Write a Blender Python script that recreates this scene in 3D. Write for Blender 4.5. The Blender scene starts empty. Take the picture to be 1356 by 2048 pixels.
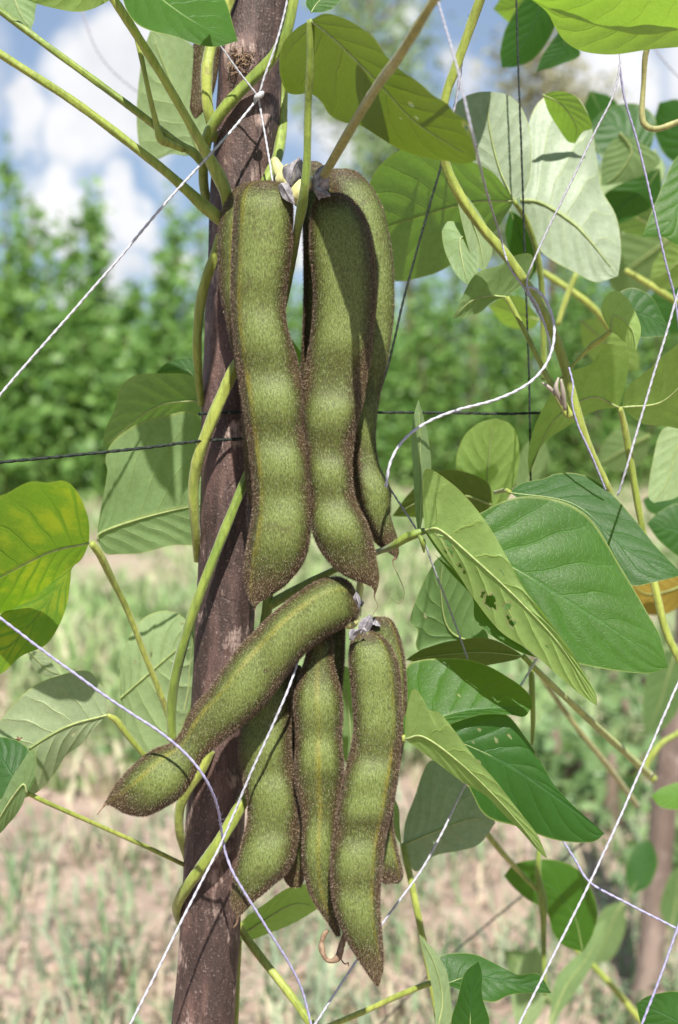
import bpy, math, random
import numpy as np
from mathutils import Vector, Matrix

S = bpy.context.scene
COL = S.collection
R = math.radians
random.seed(7)
rng = np.random.default_rng(7)

# ------------------------------------------------------------------ camera, sky, sun, exposure
W, H = 1356.0, 2048.0
FPX = 2844.4                      # 50 mm lens on a 36 mm high frame
PITCH = R(3.9)
CAM = np.array([0.0, 0.0, 0.70])
FWD = np.array([0.0, math.cos(PITCH), -math.sin(PITCH)])
UPV = np.array([0.0, math.sin(PITCH), math.cos(PITCH)])
RGT = np.array([1.0, 0.0, 0.0])


def P(px, py, d):
    """world point that lies d metres away along the view axis at photo position px, py"""
    return CAM + d * (FWD + (px - W / 2) / FPX * RGT - (py - H / 2) / FPX * UPV)


def dirpx(px, py):
    v = FWD + (px - W / 2) / FPX * RGT - (py - H / 2) / FPX * UPV
    return v / np.linalg.norm(v)


cam = bpy.data.cameras.new('camera')
cam.sensor_fit = 'VERTICAL'
cam.sensor_height = 36.0
cam.sensor_width = 36.0 * W / H
cam.lens = 50.0
cam.clip_start = 0.05
cam.clip_end = 2000
cam.dof.use_dof = True
cam.dof.focus_distance = 0.578
cam.dof.aperture_fstop = 10.5
camo = bpy.data.objects.new('camera', cam)
COL.objects.link(camo)
camo.matrix_world = Matrix((
    (RGT[0], UPV[0], -FWD[0], CAM[0]),
    (RGT[1], UPV[1], -FWD[1], CAM[1]),
    (RGT[2], UPV[2], -FWD[2], CAM[2]),
    (0, 0, 0, 1)))
S.camera = camo

SUN_TO = Vector((0.06, -0.60, 0.80)).normalized()      # towards the sun
SUN_EL = math.asin(SUN_TO.z)
SUN_AZ = math.atan2(SUN_TO.x, SUN_TO.y)

S.view_settings.view_transform = 'Standard'
S.view_settings.look = 'None'
S.view_settings.gamma = 1.0
S.view_settings.exposure = 0.80
S.render.engine = 'CYCLES'
S.cycles.use_denoising = True
S.cycles.max_bounces = 8
S.cycles.transmission_bounces = 6
S.cycles.transparent_max_bounces = 8


class NT:
    """tiny helper for building node trees"""

    def __init__(self, nt):
        self.nt = nt

    def n(self, typ, ins=None, **attrs):
        nd = self.nt.nodes.new(typ)
        for k, v in attrs.items():
            setattr(nd, k, v)
        for k, v in (ins or {}).items():
            s = nd.inputs[k]
            if isinstance(v, bpy.types.NodeSocket):
                self.nt.links.new(v, s)
            else:
                s.default_value = v
        return nd

    def m(self, op, a, b=0.0, c=None, clamp=False):
        ins = {0: a, 1: b}
        if c is not None:
            ins[2] = c
        return self.n('ShaderNodeMath', ins, operation=op, use_clamp=clamp).outputs[0]

    def step(self, x, lo, hi, a=0.0, b=1.0):
        return self.n('ShaderNodeMapRange', {0: x, 1: lo, 2: hi, 3: a, 4: b},
                      interpolation_type='SMOOTHSTEP').outputs[0]

    def mix(self, f, a, b):
        nd = self.nt.nodes.new('ShaderNodeMix')
        nd.data_type = 'RGBA'
        for idx, v in ((0, f), (6, a), (7, b)):
            if isinstance(v, bpy.types.NodeSocket):
                self.nt.links.new(v, nd.inputs[idx])
            elif idx == 0:
                nd.inputs[0].default_value = v
            else:
                nd.inputs[idx].default_value = (*v, 1) if len(v) == 3 else v
        return nd.outputs[2]

    def noise(self, vec, scale, detail=3.0, rough=0.55, color=False, dist=0.0):
        ins = {'Scale': scale, 'Detail': detail, 'Roughness': rough, 'Distortion': dist}
        if vec is not None:
            ins['Vector'] = vec
        nd = self.n('ShaderNodeTexNoise', ins)
        return nd.outputs['Color' if color else 'Fac']

    def ramp(self, f, stops):
        nd = self.n('ShaderNodeValToRGB', {0: f})
        cr = nd.color_ramp
        while len(cr.elements) < len(stops):
            cr.elements.new(0.5)
        for e, (p, c) in zip(cr.elements, stops):
            e.position = p
            e.color = (*c, 1)
        return nd.outputs[0]


world = bpy.data.worlds.new('World')
S.world = world
world.use_nodes = True
wt = world.node_tree
wt.nodes.clear()
w = NT(wt)
sky = w.n('ShaderNodeTexSky')
sky.sky_type = 'NISHITA'
sky.sun_disc = False
sky.sun_elevation = SUN_EL
sky.sun_rotation = SUN_AZ
sky.air_density = 1.0
sky.dust_density = 0.6
sky.ozone_density = 4.0
gen = w.n('ShaderNodeTexCoord').outputs['Generated']
warp = w.noise(gen, 12.0, 4.0, 0.55, color=True)
off = w.n('ShaderNodeVectorMath', {0: warp, 1: (0.5, 0.5, 0.5)}, operation='SUBTRACT').outputs[0]
off = w.n('ShaderNodeVectorMath', {0: off, 'Scale': 0.12}, operation='SCALE').outputs[0]
dv = w.n('ShaderNodeVectorMath', {0: gen, 1: off}, operation='ADD').outputs[0]
mask = None
for (px, py, rad) in ((265, 150, 165), (300, 260, 120), (50, 235, 105), (190, 290, 110), (110, 400, 90), (240, 425, 60), (330, 500, 70), 
                      (650, 250, 110), (905, 150, 85), (930, 330, 120), (1210, 160, 150), (560, 470, 130), (200, 560, 120),
                      (760, 60, 70), (-260, 120, 260), (1520, 0, 260)):
    c = dirpx(px, py)
    dist = w.n('ShaderNodeVectorMath', {0: dv, 1: tuple(c)}, operation='DISTANCE').outputs['Value']
    rad *= 0.86
    mk = w.step(dist, rad / FPX * 0.55, rad / FPX * 1.15, 1.0, 0.0)
    mask = mk if mask is None else w.m('MAXIMUM', mask, mk)
gl = w.noise(gen, 3.2, 6.0, 0.6)
mask = w.m('MAXIMUM', mask, w.step(gl, 0.66, 0.78))
sh = w.noise(gen, 11.0, 5.0, 0.6)
cloud = w.ramp(sh, [(0.3, (8.8, 9.0, 9.6)), (0.62, (12.2, 12.2, 12.3))])
skyc = w.n('ShaderNodeMix', data_type='RGBA')
skc = w.mix(0.35, sky.outputs[0], (7.0, 9.0, 12.5))
mixed = w.mix(w.m('MULTIPLY', mask, 0.95), skc, cloud)
bg = w.n('ShaderNodeBackground', {0: mixed, 1: 0.050})
wo = w.n('ShaderNodeOutputWorld', {0: bg.outputs[0]})

sun = bpy.data.lights.new('sun', 'SUN')
sun.energy = 5.0
sun.angle = R(0.5)
sun.color = (1.0, 0.96, 0.90)
suno = bpy.data.objects.new('sun', sun)
COL.objects.link(suno)
suno.rotation_euler = (-SUN_TO).to_track_quat('-Z', 'Y').to_euler()
suno.location = (0.5, -2, 4)


# ------------------------------------------------------------------ object helpers
def mesh_obj(name, verts, faces, mat, parent=None, smooth=True, attrs=None, uv=None, cattr=None):
    me = bpy.data.meshes.new(name)
    if isinstance(verts, np.ndarray) and isinstance(faces, np.ndarray):
        nv, nf, k = len(verts), len(faces), faces.shape[1]
        me.vertices.add(nv)
        me.vertices.foreach_set('co', np.ascontiguousarray(verts, dtype=np.float32).ravel())
        me.loops.add(nf * k)
        me.loops.foreach_set('vertex_index', np.ascontiguousarray(faces, dtype=np.int32).ravel())
        me.polygons.add(nf)
        me.polygons.foreach_set('loop_start', np.arange(0, nf * k, k, dtype=np.int32))
        me.update(calc_edges=True)
    else:
        me.from_pydata([tuple(v) for v in verts], [], [tuple(f) for f in faces])
    if smooth:
        me.polygons.foreach_set('use_smooth', np.ones(len(me.polygons), dtype=bool))
    for nm, arr in (attrs or {}).items():
        a = me.attributes.new(nm, 'FLOAT', 'POINT')
        a.data.foreach_set('value', np.asarray(arr, dtype=np.float32))
    for nm, arr in (cattr or {}).items():
        a = me.attributes.new(nm, 'FLOAT_COLOR', 'POINT')
        a.data.foreach_set('color', np.asarray(arr, dtype=np.float32).ravel())
    if uv is not None:
        ul = me.uv_layers.new(name='UVMap')
        li = np.empty(len(me.loops), dtype=np.int32)
        me.loops.foreach_get('vertex_index', li)
        ul.data.foreach_set('uv', np.asarray(uv, dtype=np.float32)[li].ravel())
    me.materials.append(mat)
    me.validate()
    me.update()
    o = bpy.data.objects.new(name, me)
    COL.objects.link(o)
    if parent is not None:
        o.parent = parent
        o.matrix_parent_inverse = Matrix.Translation(parent.location).inverted()
    return o


def empty(name, loc):
    o = bpy.data.objects.new(name, None)
    COL.objects.link(o)
    o.location = Vector(tuple(loc))
    o.empty_display_size = 0.02
    return o


def tag(o, label=None, cat=None, group=None, kind=None):
    if label: o['label'] = label
    if cat: o['category'] = cat
    if group: o['group'] = group
    if kind: o['kind'] = kind
    return o


def catmull(pts, n):
    """resample a polyline of k-vectors smoothly to n points, even in the first two coordinates"""
    p = np.asarray(pts, dtype=float)
    if len(p) == 2:
        return p[0] + (p[1] - p[0]) * np.linspace(0, 1, n)[:, None]
    ext = np.vstack([2 * p[0] - p[1], p, 2 * p[-1] - p[-2]])
    out = []
    for i in range(1, len(ext) - 2):
        a, b, c, d = ext[i - 1], ext[i], ext[i + 1], ext[i + 2]
        for t in np.linspace(0, 1, 14, endpoint=False):
            out.append(0.5 * ((2 * b) + (-a + c) * t + (2 * a - 5 * b + 4 * c - d) * t * t + (-a + 3 * b - 3 * c + d) * t ** 3))
    out.append(p[-1])
    out = np.array(out)
    seg = np.linalg.norm(np.diff(out[:, :2], axis=0), axis=1) + 1e-9
    s = np.concatenate([[0], np.cumsum(seg)])
    q = np.linspace(0, s[-1], n)
    return np.stack([np.interp(q, s, out[:, k]) for k in range(out.shape[1])], axis=1)


def sweep(cent, rad, segs, prof=None, twist=None):
    """tube round a 3-D polyline; prof(theta) scales the radius, twist turns the profile"""
    n = len(cent)
    tan = np.gradient(cent, axis=0)
    tan /= np.linalg.norm(tan, axis=1)[:, None] + 1e-12
    a = np.cross(tan[0], FWD)
    if np.linalg.norm(a) < 1e-6: a = np.cross(tan[0], UPV)
    a /= np.linalg.norm(a)
    th = np.linspace(0, 2 * np.pi, segs, endpoint=False)
    V = np.zeros((n, segs, 3))
    for i in range(n):
        a = a - tan[i] * np.dot(a, tan[i])
        a /= np.linalg.norm(a)
        b = np.cross(tan[i], a)
        ph = th + (twist[i] if twist is not None else 0)
        r = rad[i] * (prof(th) if prof is not None else 1.0)
        V[i] = cent[i] + (np.cos(ph) * r)[:, None] * a + (np.sin(ph) * r)[:, None] * b
    V = V.reshape(-1, 3)
    F = []
    for i in range(n - 1):
        for j in range(segs):
            k = (j + 1) % segs
            F.append((i * segs + j, i * segs + k, (i + 1) * segs + k, (i + 1) * segs + j))
    F.append(tuple(range(segs - 1, -1, -1)))
    F.append(tuple(range((n - 1) * segs, n * segs)))
    return V, F


def tube(name, pts, mat, parent=None, segs=12, n=None, wob=0.03):
    """pts: px, py, depth, radius in photo pixels"""
    p = np.asarray(pts, dtype=float)
    L = np.sum(np.linalg.norm(np.diff(p[:, :2], axis=0), axis=1))
    n = n or int(max(8, min(120, L / 7)))
    q = catmull(p, n)
    cent = np.array([P(a, b, d) for a, b, d, _ in q])
    rad = q[:, 3] * q[:, 2] / FPX
    rad = rad * (1 + wob * np.sin(np.arange(n) * 0.5 + rng.uniform(0, 6)) + wob * rng.normal(0, 0.5, n))
    big = p[:, 3].max() > 7
    V, F = sweep(cent, rad, 24 if big else segs, prof=(lambda t: 1 + 0.045 * np.cos(5 * t) + 0.03 * np.cos(3 * t + 1)) if big else None, twist=np.arange(n) * 0.035)
    return mesh_obj(name, V, F, mat, parent)


def twine(name, pts, rpx, mat, label, group=None, pitch=6.5, cat='twine'):
    p = np.asarray([(a, b, d) for a, b, d in pts], dtype=float)
    L3 = sum(np.linalg.norm(P(*p[i + 1]) - P(*p[i])) for i in range(len(p) - 1))
    n = int(max(30, min(900, L3 / 0.00055)))
    q = catmull(p, n)
    cent = np.array([P(*v) for v in q])
    dm = q[:, 2].mean()
    r = rpx * 0.80 * dm / FPX
    cent += np.cumsum(rng.normal(0, 1, (n, 3)), axis=0) * r * 0.02
    s = np.concatenate([[0], np.cumsum(np.linalg.norm(np.diff(cent, axis=0), axis=1))])
    tw = s / (r * pitch) * np.pi
    V, F = sweep(cent, np.full(n, r), 10, prof=lambda t: 0.66 + 0.38 * np.abs(np.cos(t)), twist=tw)
    o = mesh_obj(name, V, F, mat)
    tag(o, label, cat, group)
    if dm < 0.7:
        fr = np.random.default_rng(int(abs(p[0, 0] * 3 + p[-1, 1] * 7)))
        k = int(60 + L3 * 700)
        ix = fr.integers(2, n - 2, k)
        cl = (np.sin(ix * 0.021 + p[0, 1]) + np.sin(ix * 0.0083)) > fr.uniform(-1.2, 1.6, k)
        ix = ix[cl]; k = len(ix)
        tn = np.gradient(cent, axis=0)[ix]; tn /= np.linalg.norm(tn, axis=1)[:, None]
        nd_ = fr.normal(0, 1, (k, 3)); nd_ -= tn * np.sum(nd_ * tn, axis=1)[:, None]; nd_ /= np.linalg.norm(nd_, axis=1)[:, None]
        hd = nd_ + tn * fr.uniform(-1.6, 1.6, k)[:, None]; hd /= np.linalg.norm(hd, axis=1)[:, None]
        ln = r * fr.uniform(1.2, 4.2, k)[:, None]
        b0 = cent[ix] + nd_ * r * .7; sd = np.cross(hd, nd_); sd /= np.linalg.norm(sd, axis=1)[:, None] + 1e-9
        fv = np.stack([b0 - sd * 0.00005, b0 + sd * 0.00005, b0 + hd * ln + nd_ * ln * .2], axis=1).reshape(-1, 3)
        fo = mesh_obj('frayed_fibres', fv, np.arange(k * 3).reshape(-1, 3), mat, o, smooth=False)
        fo['kind'] = 'stuff'
    return o


# ------------------------------------------------------------------ materials
def material(name):
    m = bpy.data.materials.new(name)
    m.use_nodes = True
    m.node_tree.nodes.clear()
    t = NT(m.node_tree)
    out = t.n('ShaderNodeOutputMaterial')
    return m, t, out


def principled(t, out, **ins):
    mp = {'col': 'Base Color', 'rough': 'Roughness', 'normal': 'Normal', 'spec': 'Specular IOR Level',
          'sheen': 'Sheen Weight'}
    nd = t.n('ShaderNodeBsdfPrincipled', {mp.get(k, k): v for k, v in ins.items()})
    if out is not None:
        t.nt.links.new(nd.outputs[0], out.inputs[0])
    return nd


def bump(t, h, strength, dist=0.001):
    return t.n('ShaderNodeBump', {'Height': h, 'Strength': strength, 'Distance': dist}).outputs[0]


def leaf_material(name, up, low, tr, trw=0.45, mott=0.25, spots=0.0, yellow=0.0, gloss=0.42):
    m, t, out = material(name)
    uv = t.n('ShaderNodeUVMap').outputs[0]
    sp = t.n('ShaderNodeSeparateXYZ', {0: uv})
    x = t.m('SUBTRACT', t.m('MULTIPLY', sp.outputs[0], 2.0), 1.0)
    ax = t.m('ABSOLUTE', x)
    v = sp.outputs[1]
    oc = t.n('ShaderNodeTexCoord').outputs['Object']
    # side veins run outwards and towards the tip
    wv = t.m('MULTIPLY', t.m('SUBTRACT', t.noise(uv, 5.0, 2.0), 0.5), 0.5)
    ph = t.m('SUBTRACT', t.m('MULTIPLY', v, 7.0), t.m('MULTIPLY', t.m('POWER', ax, 0.85), 2.1))
    ph = t.m('ADD', ph, wv)
    ph = t.m('ADD', ph, t.m('MULTIPLY', t.m('SIGN', x), 0.18))
    fr = t.m('ABSOLUTE', t.m('SUBTRACT', t.m('FRACT', ph), 0.5))
    vein = t.step(fr, 0.0, 0.055, 1.0, 0.0)
    vein = t.m('MULTIPLY', vein, t.step(ax, 0.55, 1.0, 1.0, 0.15))
    mid = t.step(ax, 0.012, 0.05, 1.0, 0.0)
    allv = t.m('MAXIMUM', vein, mid)
    # fine net between the veins
    vor = t.n('ShaderNodeTexVoronoi', {'Vector': uv, 'Scale': 42.0}, feature='DISTANCE_TO_EDGE').outputs['Distance']
    net = t.step(vor, 0.0, 0.12, 1.0, 0.0)
    n1 = t.noise(oc, 60.0, 4.0)
    n2 = t.noise(oc, 420.0, 3.0)
    back = t.n('ShaderNodeNewGeometry').outputs['Backfacing']
    vary = t.m('ADD', t.m('MULTIPLY', t.m('SUBTRACT', n1, 0.5), mott * 2.4), t.m('MULTIPLY', t.m('SUBTRACT', n2, 0.5), 0.5))
    bright = t.m('ADD', 1.0, vary)
    upc = t.mix(t.m('MULTIPLY', allv, 0.26), up, tuple(min(1, c * 2.2 + 0.07) for c in up))
    upc = t.mix(t.m('MULTIPLY', net, 0.16), upc, tuple(c * 1.7 for c in up))
    lowc = t.mix(t.m('MULTIPLY', vein, 0.55), low, (min(1, low[0] * 1.35 + .03), min(1, low[1] * 1.28 + .03), low[2] * 1.0))
    lowc = t.mix(t.m('MULTIPLY', mid, 0.6), lowc, (0.36, 0.42, 0.15))
    lowc = t.mix(t.m('MULTIPLY', net, 0.22), lowc, tuple(c * 0.72 for c in low))
    col = t.mix(back, upc, lowc)
    trc = t.mix(t.m('MULTIPLY', t.m('MAXIMUM', allv, t.m('MULTIPLY', net, 0.45)), 0.38), tr, tuple(c * 0.42 for c in tr))
    if yellow > 0:
        yn = t.noise(oc, 42.0, 6.0, 0.7)
        ym = t.m('MULTIPLY', t.m('MULTIPLY', t.step(yn, 0.42, 0.64), t.step(fr, 0.05, 0.22)), yellow)
        col = t.mix(ym, col, (0.42, 0.42, 0.02))
        trc = t.mix(ym, trc, (0.95, 0.92, 0.03))
    rim = t.step(ax, 0.955, 0.995)
    col = t.mix(t.m('MULTIPLY', rim, 0.55), col, (0.36, 0.40, 0.12))
    if spots > 0:
        sn = t.noise(oc, 150.0, 3.0, 0.6)
        sm = t.step(sn, 0.755 - spots * 0.035, 0.785 - spots * 0.035)
        col = t.mix(sm, col, (0.16, 0.075, 0.03))
        trc = t.mix(sm, trc, (0.16, 0.07, 0.02))
    dm = t.n('ShaderNodeAttribute', attribute_name='damage').outputs['Fac']
    col = t.mix(t.m('MULTIPLY', dm, 0.75), col, (0.36, 0.33, 0.15))
    trc = t.mix(t.m('MULTIPLY', dm, 0.6), trc, (0.5, 0.45, 0.15))
    mul = t.n('ShaderNodeMix', data_type='RGBA', blend_type='MULTIPLY')
    mul.inputs[0].default_value = 1.0
    t.nt.links.new(col, mul.inputs[6])
    cb = t.n('ShaderNodeCombineColor', {0: bright, 1: bright, 2: bright}).outputs[0]
    t.nt.links.new(cb, mul.inputs[7])
    h = t.m('ADD', t.m('MULTIPLY', allv, -0.7), t.m('ADD', t.m('MULTIPLY', net, -0.12), t.m('MULTIPLY', n2, 0.35)))
    nb = bump(t, h, 0.5, 0.0005)
    pr = principled(t, None, col=mul.outputs[2], rough=gloss, normal=nb, spec=0.28, sheen=0.04)
    tl = t.n('ShaderNodeBsdfTranslucent', {0: trc, 'Normal': nb})
    ms = t.n('ShaderNodeMixShader', {0: trw, 1: pr.outputs[0], 2: tl.outputs[0]})
    t.nt.links.new(ms.outputs[0], out.inputs[0])
    return m


M = {}
M['leaf'] = leaf_material('leaf_green', (0.034, 0.108, 0.010), (0.23, 0.33, 0.145), (0.20, 0.40, 0.025))
M['leaf_dark'] = leaf_material('leaf_deep_green', (0.021, 0.080, 0.012), (0.16, 0.25, 0.10), (0.13, 0.32, 0.02), spots=0.5)
M['leaf_pale'] = leaf_material('leaf_pale_underside', (0.07, 0.18, 0.035), (0.31, 0.40, 0.20), (0.20, 0.42, 0.03), trw=0.42)
M['leaf_silver'] = leaf_material('leaf_silver_underside', (0.07, 0.18, 0.035), (0.30, 0.36, 0.24), (0.14, 0.30, 0.03), trw=0.30)
M['leaf_olive'] = leaf_material('leaf_olive', (0.07, 0.16, 0.025), (0.13, 0.18, 0.040), (0.135, 0.215, 0.009), trw=0.50, spots=0.35)
M['leaf_lime'] = leaf_material('leaf_lime', (0.08, 0.19, 0.03), (0.31, 0.44, 0.14), (0.34, 0.60, 0.03), trw=0.46, spots=0.15)
M['leaf_yellow'] = leaf_material('leaf_yellowing', (0.10, 0.21, 0.02), (0.17, 0.27, 0.035), (0.22, 0.44, 0.015), trw=0.55, yellow=0.3, spots=0.3)
M['leaf_spotted'] = leaf_material('leaf_spotted_underside', (0.06, 0.15, 0.03), (0.29, 0.35, 0.20), (0.22, 0.38, 0.04), trw=0.38, spots=1.6)
M['leaf_dead'] = leaf_material('leaf_dead_yellow', (0.26, 0.19, 0.03), (0.30, 0.22, 0.04), (0.4, 0.28, 0.02), trw=0.5)


def stem_material(name, c1, c2):
    m, t, out = material(name)
    oc = t.n('ShaderNodeTexCoord').outputs['Object']
    n = t.noise(oc, 38.0, 3.0)
    col = t.mix(t.step(n, 0.35, 0.65), c1, c2)
    st = t.noise(t.n('ShaderNodeMapping', {0: oc, 3: (1, 1, 0.15)}).outputs[0], 520.0, 3.0)
    col = t.mix(t.m('MULTIPLY', t.step(st, 0.42, 0.62), 0.45), col, tuple(c * 0.55 for c in c1))
    br = t.noise(oc, 75.0, 4.0, 0.65)
    col = t.mix(t.m('MULTIPLY', t.step(br, 0.64, 0.72), 0.5), col, (0.17, 0.12, 0.05))
    f = t.noise(oc, 900.0, 2.0)
    col = t.mix(t.m('MULTIPLY', t.step(f, 0.62, 0.72), 0.35), col, (0.12, 0.10, 0.03))
    sc = t.n('ShaderNodeTexCoord')
    principled(t, out, col=col, rough=0.5, normal=bump(t, t.noise(oc, 500.0, 3.0), 0.35, 0.0006), spec=0.35, sheen=0.2)
    return m


M['stem'] = stem_material('stem_green', (0.145, 0.215, 0.030), (0.225, 0.29, 0.045))
M['stem_yellow'] = stem_material('stem_yellow_green', (0.225, 0.285, 0.042), (0.32, 0.36, 0.068))
M['stem_olive'] = stem_material('stem_olive', (0.24, 0.24, 0.07), (0.32, 0.31, 0.11))
M['rib'] = stem_material('midrib_pale_green', (0.26, 0.33, 0.10), (0.34, 0.40, 0.15))
M['stem_cream'] = stem_material('stalk_cream', (0.52, 0.50, 0.18), (0.62, 0.58, 0.27))


def plain(name, c1, c2, scale, rough=0.8, bs=0.4, bd=0.0006):
    m, t, out = material(name)
    oc = t.n('ShaderNodeTexCoord').outputs['Object']
    n = t.noise(oc, scale, 4.0)
    col = t.mix(t.step(n, 0.3, 0.7), c1, c2)
    principled(t, out, col=col, rough=rough, normal=bump(t, t.noise(oc, scale * 3, 3.0), bs, bd), spec=0.2)
    return m


M['white'] = plain('white_twine', (0.38, 0.38, 0.42), (0.50, 0.50, 0.54), 900)
M['lilac'] = plain('lilac_twine', (0.28, 0.27, 0.42), (0.38, 0.36, 0.50), 900)
M['grey'] = plain('grey_twine', (0.26, 0.26, 0.30), (0.36, 0.36, 0.40), 900)
M['black'] = plain('black_twine', (0.012, 0.018, 0.014), (0.04, 0.05, 0.04), 900)
M['dry'] = plain('dry_sepal', (0.13, 0.12, 0.13), (0.34, 0.32, 0.33), 400)
M['brown_dry'] = plain('dry_curl', (0.16, 0.10, 0.06), (0.30, 0.21, 0.14), 500)
M['trunk'] = plain('trunk_bark', (0.10, 0.07, 0.05), (0.2, 0.15, 0.11), 12, bd=0.01)


def bark(name, dark, mid, light, s):
    m, t, out = material(name)
    oc = t.n('ShaderNodeTexCoord').outputs['Object']
    mp = t.n('ShaderNodeMapping', {0: oc, 3: (1, 1, 0.22)}).outputs[0]
    n1 = t.noise(mp, 48 * s, 7.0, 0.72)
    n2 = t.noise(mp, 420 * s, 5.0, 0.7)
    n3 = t.noise(oc, 900 * s, 3.0, 0.6)
    n4 = t.noise(oc, 45 * s, 4.0, 0.6)
    col = t.mix(t.step(n1, 0.40, 0.62), dark, mid)
    col = t.mix(t.m('MULTIPLY', t.step(n2, 0.55, 0.70), 0.8), col, tuple(c * 0.42 for c in dark))
    col = t.mix(t.m('MULTIPLY', t.step(n3, 0.58, 0.72), 0.40), col, light)
    col = t.mix(t.m('MULTIPLY', t.step(t.m('ADD', n4, t.m('MULTIPLY', t.m('SUBTRACT', n2, 0.5), 0.5)), 0.55, 0.68), 0.80), col, light)
    mp2 = t.n('ShaderNodeMapping', {0: oc, 3: (1, 1, 0.10)}).outputs[0]
    cr = t.n('ShaderNodeTexVoronoi', {'Vector': t.n('ShaderNodeVectorMath', {0: mp2, 1: t.n('ShaderNodeVectorMath', {0: t.noise(oc, 60 * s, 3.0, color=True), 'Scale': 0.012 / s}, operation='SCALE').outputs[0]}, operation='ADD').outputs[0], 'Scale': 130 * s}, feature='DISTANCE_TO_EDGE').outputs['Distance']
    crack = t.step(cr, 0.0, 0.07, 1.0, 0.0)
    crack = t.m('MULTIPLY', crack, t.step(n4, 0.40, 0.58))
    col = t.mix(t.m('MULTIPLY', crack, 0.35), col, tuple(c * 0.3 for c in dark))
    n2 = t.m('SUBTRACT', n2, t.m('MULTIPLY', crack, 0.3))
    h = t.m('ADD', t.m('MULTIPLY', n2, 1.0), t.m('ADD', t.m('MULTIPLY', n1, 0.8), t.m('MULTIPLY', n3, 0.45)))
    principled(t, out, col=col, rough=0.58, normal=bump(t, h, 0.7, 0.0012), spec=0.4)
    return m


M['bark'] = bark('post_bark', (0.045, 0.028, 0.023), (0.142, 0.083, 0.068), (0.42, 0.31, 0.26), 1.0)
M['bark_far'] = bark('far_post_bark', (0.14, 0.10, 0.078), (0.27, 0.20, 0.16), (0.44, 0.35, 0.29), 0.35)


def pod_material():
    m, t, out = material('pod_skin')
    oc = t.n('ShaderNodeTexCoord').outputs['Object']
    at = lambda nm: t.n('ShaderNodeAttribute', attribute_name=nm).outputs['Fac']
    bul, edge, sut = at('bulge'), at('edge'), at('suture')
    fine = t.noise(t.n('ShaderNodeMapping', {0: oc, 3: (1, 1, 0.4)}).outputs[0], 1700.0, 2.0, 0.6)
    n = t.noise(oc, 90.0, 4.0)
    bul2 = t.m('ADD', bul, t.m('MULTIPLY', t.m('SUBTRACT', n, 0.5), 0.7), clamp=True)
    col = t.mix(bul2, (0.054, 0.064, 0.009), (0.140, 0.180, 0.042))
    rnd = t.n('ShaderNodeObjectInfo').outputs['Random']
    col = t.mix(t.m('MULTIPLY', rnd, 0.22), col, (0.085, 0.088, 0.016))
    rub = t.noise(oc, 48.0, 5.0, 0.7, dist=0.6)
    col = t.mix(t.m('MULTIPLY', t.step(rub, 0.56, 0.70), 0.45), col, (0.070, 0.052, 0.018))
    scar = t.noise(oc, 210.0, 2.0, 0.5)
    col = t.mix(t.m('MULTIPLY', t.step(scar, 0.735, 0.765), 0.7), col, (0.045, 0.028, 0.015))
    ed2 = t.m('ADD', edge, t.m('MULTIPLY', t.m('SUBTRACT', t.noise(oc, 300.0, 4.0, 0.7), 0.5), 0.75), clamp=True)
    col = t.mix(t.step(ed2, 0.02, 0.75), col, (0.050, 0.052, 0.009))  # dark olive toward the sides: shading falloff painted into the skin
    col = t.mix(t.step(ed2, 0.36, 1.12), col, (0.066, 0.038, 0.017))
    col = t.mix(t.m('MULTIPLY', sut, t.step(t.noise(oc, 70.0, 2.0), 0.3, 0.65, 0.25, 0.85)), col, (0.22, 0.185, 0.012))
    col = t.mix(t.m('MULTIPLY', t.step(fine, 0.54, 0.66), 0.40), col, (0.24, 0.30, 0.12))
    col = t.mix(t.m('MULTIPLY', t.step(fine, 0.46, 0.36), 0.55), col, (0.035, 0.042, 0.014))
    principled(t, out, col=col, rough=0.55, normal=bump(t, fine, 0.55, 0.0006), spec=0.3)
    return m


def hair_material():
    m, t, out = material('pod_bristle')
    c = t.n('ShaderNodeAttribute', attribute_name='tint').outputs['Color']
    principled(t, out, col=c, rough=0.5, spec=0.35)
    return m


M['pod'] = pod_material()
M['hair'] = hair_material()


def foliage_material(name, a, b, tr, trw=0.4):
    m, t, out = material(name)
    c = t.n('ShaderNodeAttribute', attribute_name='vary').outputs['Fac']
    col = t.mix(c, a, b)
    trc = t.mix(c, tuple(x * 0.7 for x in tr), tr)
    pr = principled(t, None, col=col, rough=0.45, spec=0.4)
    tl = t.n('ShaderNodeBsdfTranslucent', {0: trc})
    ms = t.n('ShaderNodeMixShader', {0: trw, 1: pr.outputs[0], 2: tl.outputs[0]})
    t.nt.links.new(ms.outputs[0], out.inputs[0])
    return m


M['bush'] = foliage_material('bush_leaves', (0.05, 0.14, 0.028), (0.25, 0.40, 0.12), (0.42, 0.68, 0.12))
M['tree'] = foliage_material('tree_leaves', (0.14, 0.21, 0.10), (0.27, 0.35, 0.18), (0.4, 0.55, 0.2))
M['tree_brown'] = foliage_material('dry_tree_leaves', (0.20, 0.19, 0.11), (0.34, 0.33, 0.2), (0.45, 0.45, 0.2))
M['weed'] = foliage_material('weed_leaves', (0.14, 0.24, 0.09), (0.27, 0.38, 0.17), (0.3, 0.5, 0.12))


def grass_material():
    m, t, out = material('grass_blades')
    c = t.n('ShaderNodeAttribute', attribute_name='tint').outputs['Color']
    pr = principled(t, None, col=c, rough=0.6, spec=0.25)
    tl = t.n('ShaderNodeBsdfTranslucent', {0: c})
    ms = t.n('ShaderNodeMixShader', {0: 0.35, 1: pr.outputs[0], 2: tl.outputs[0]})
    t.nt.links.new(ms.outputs[0], out.inputs[0])
    return m


M['grass'] = grass_material()


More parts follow.
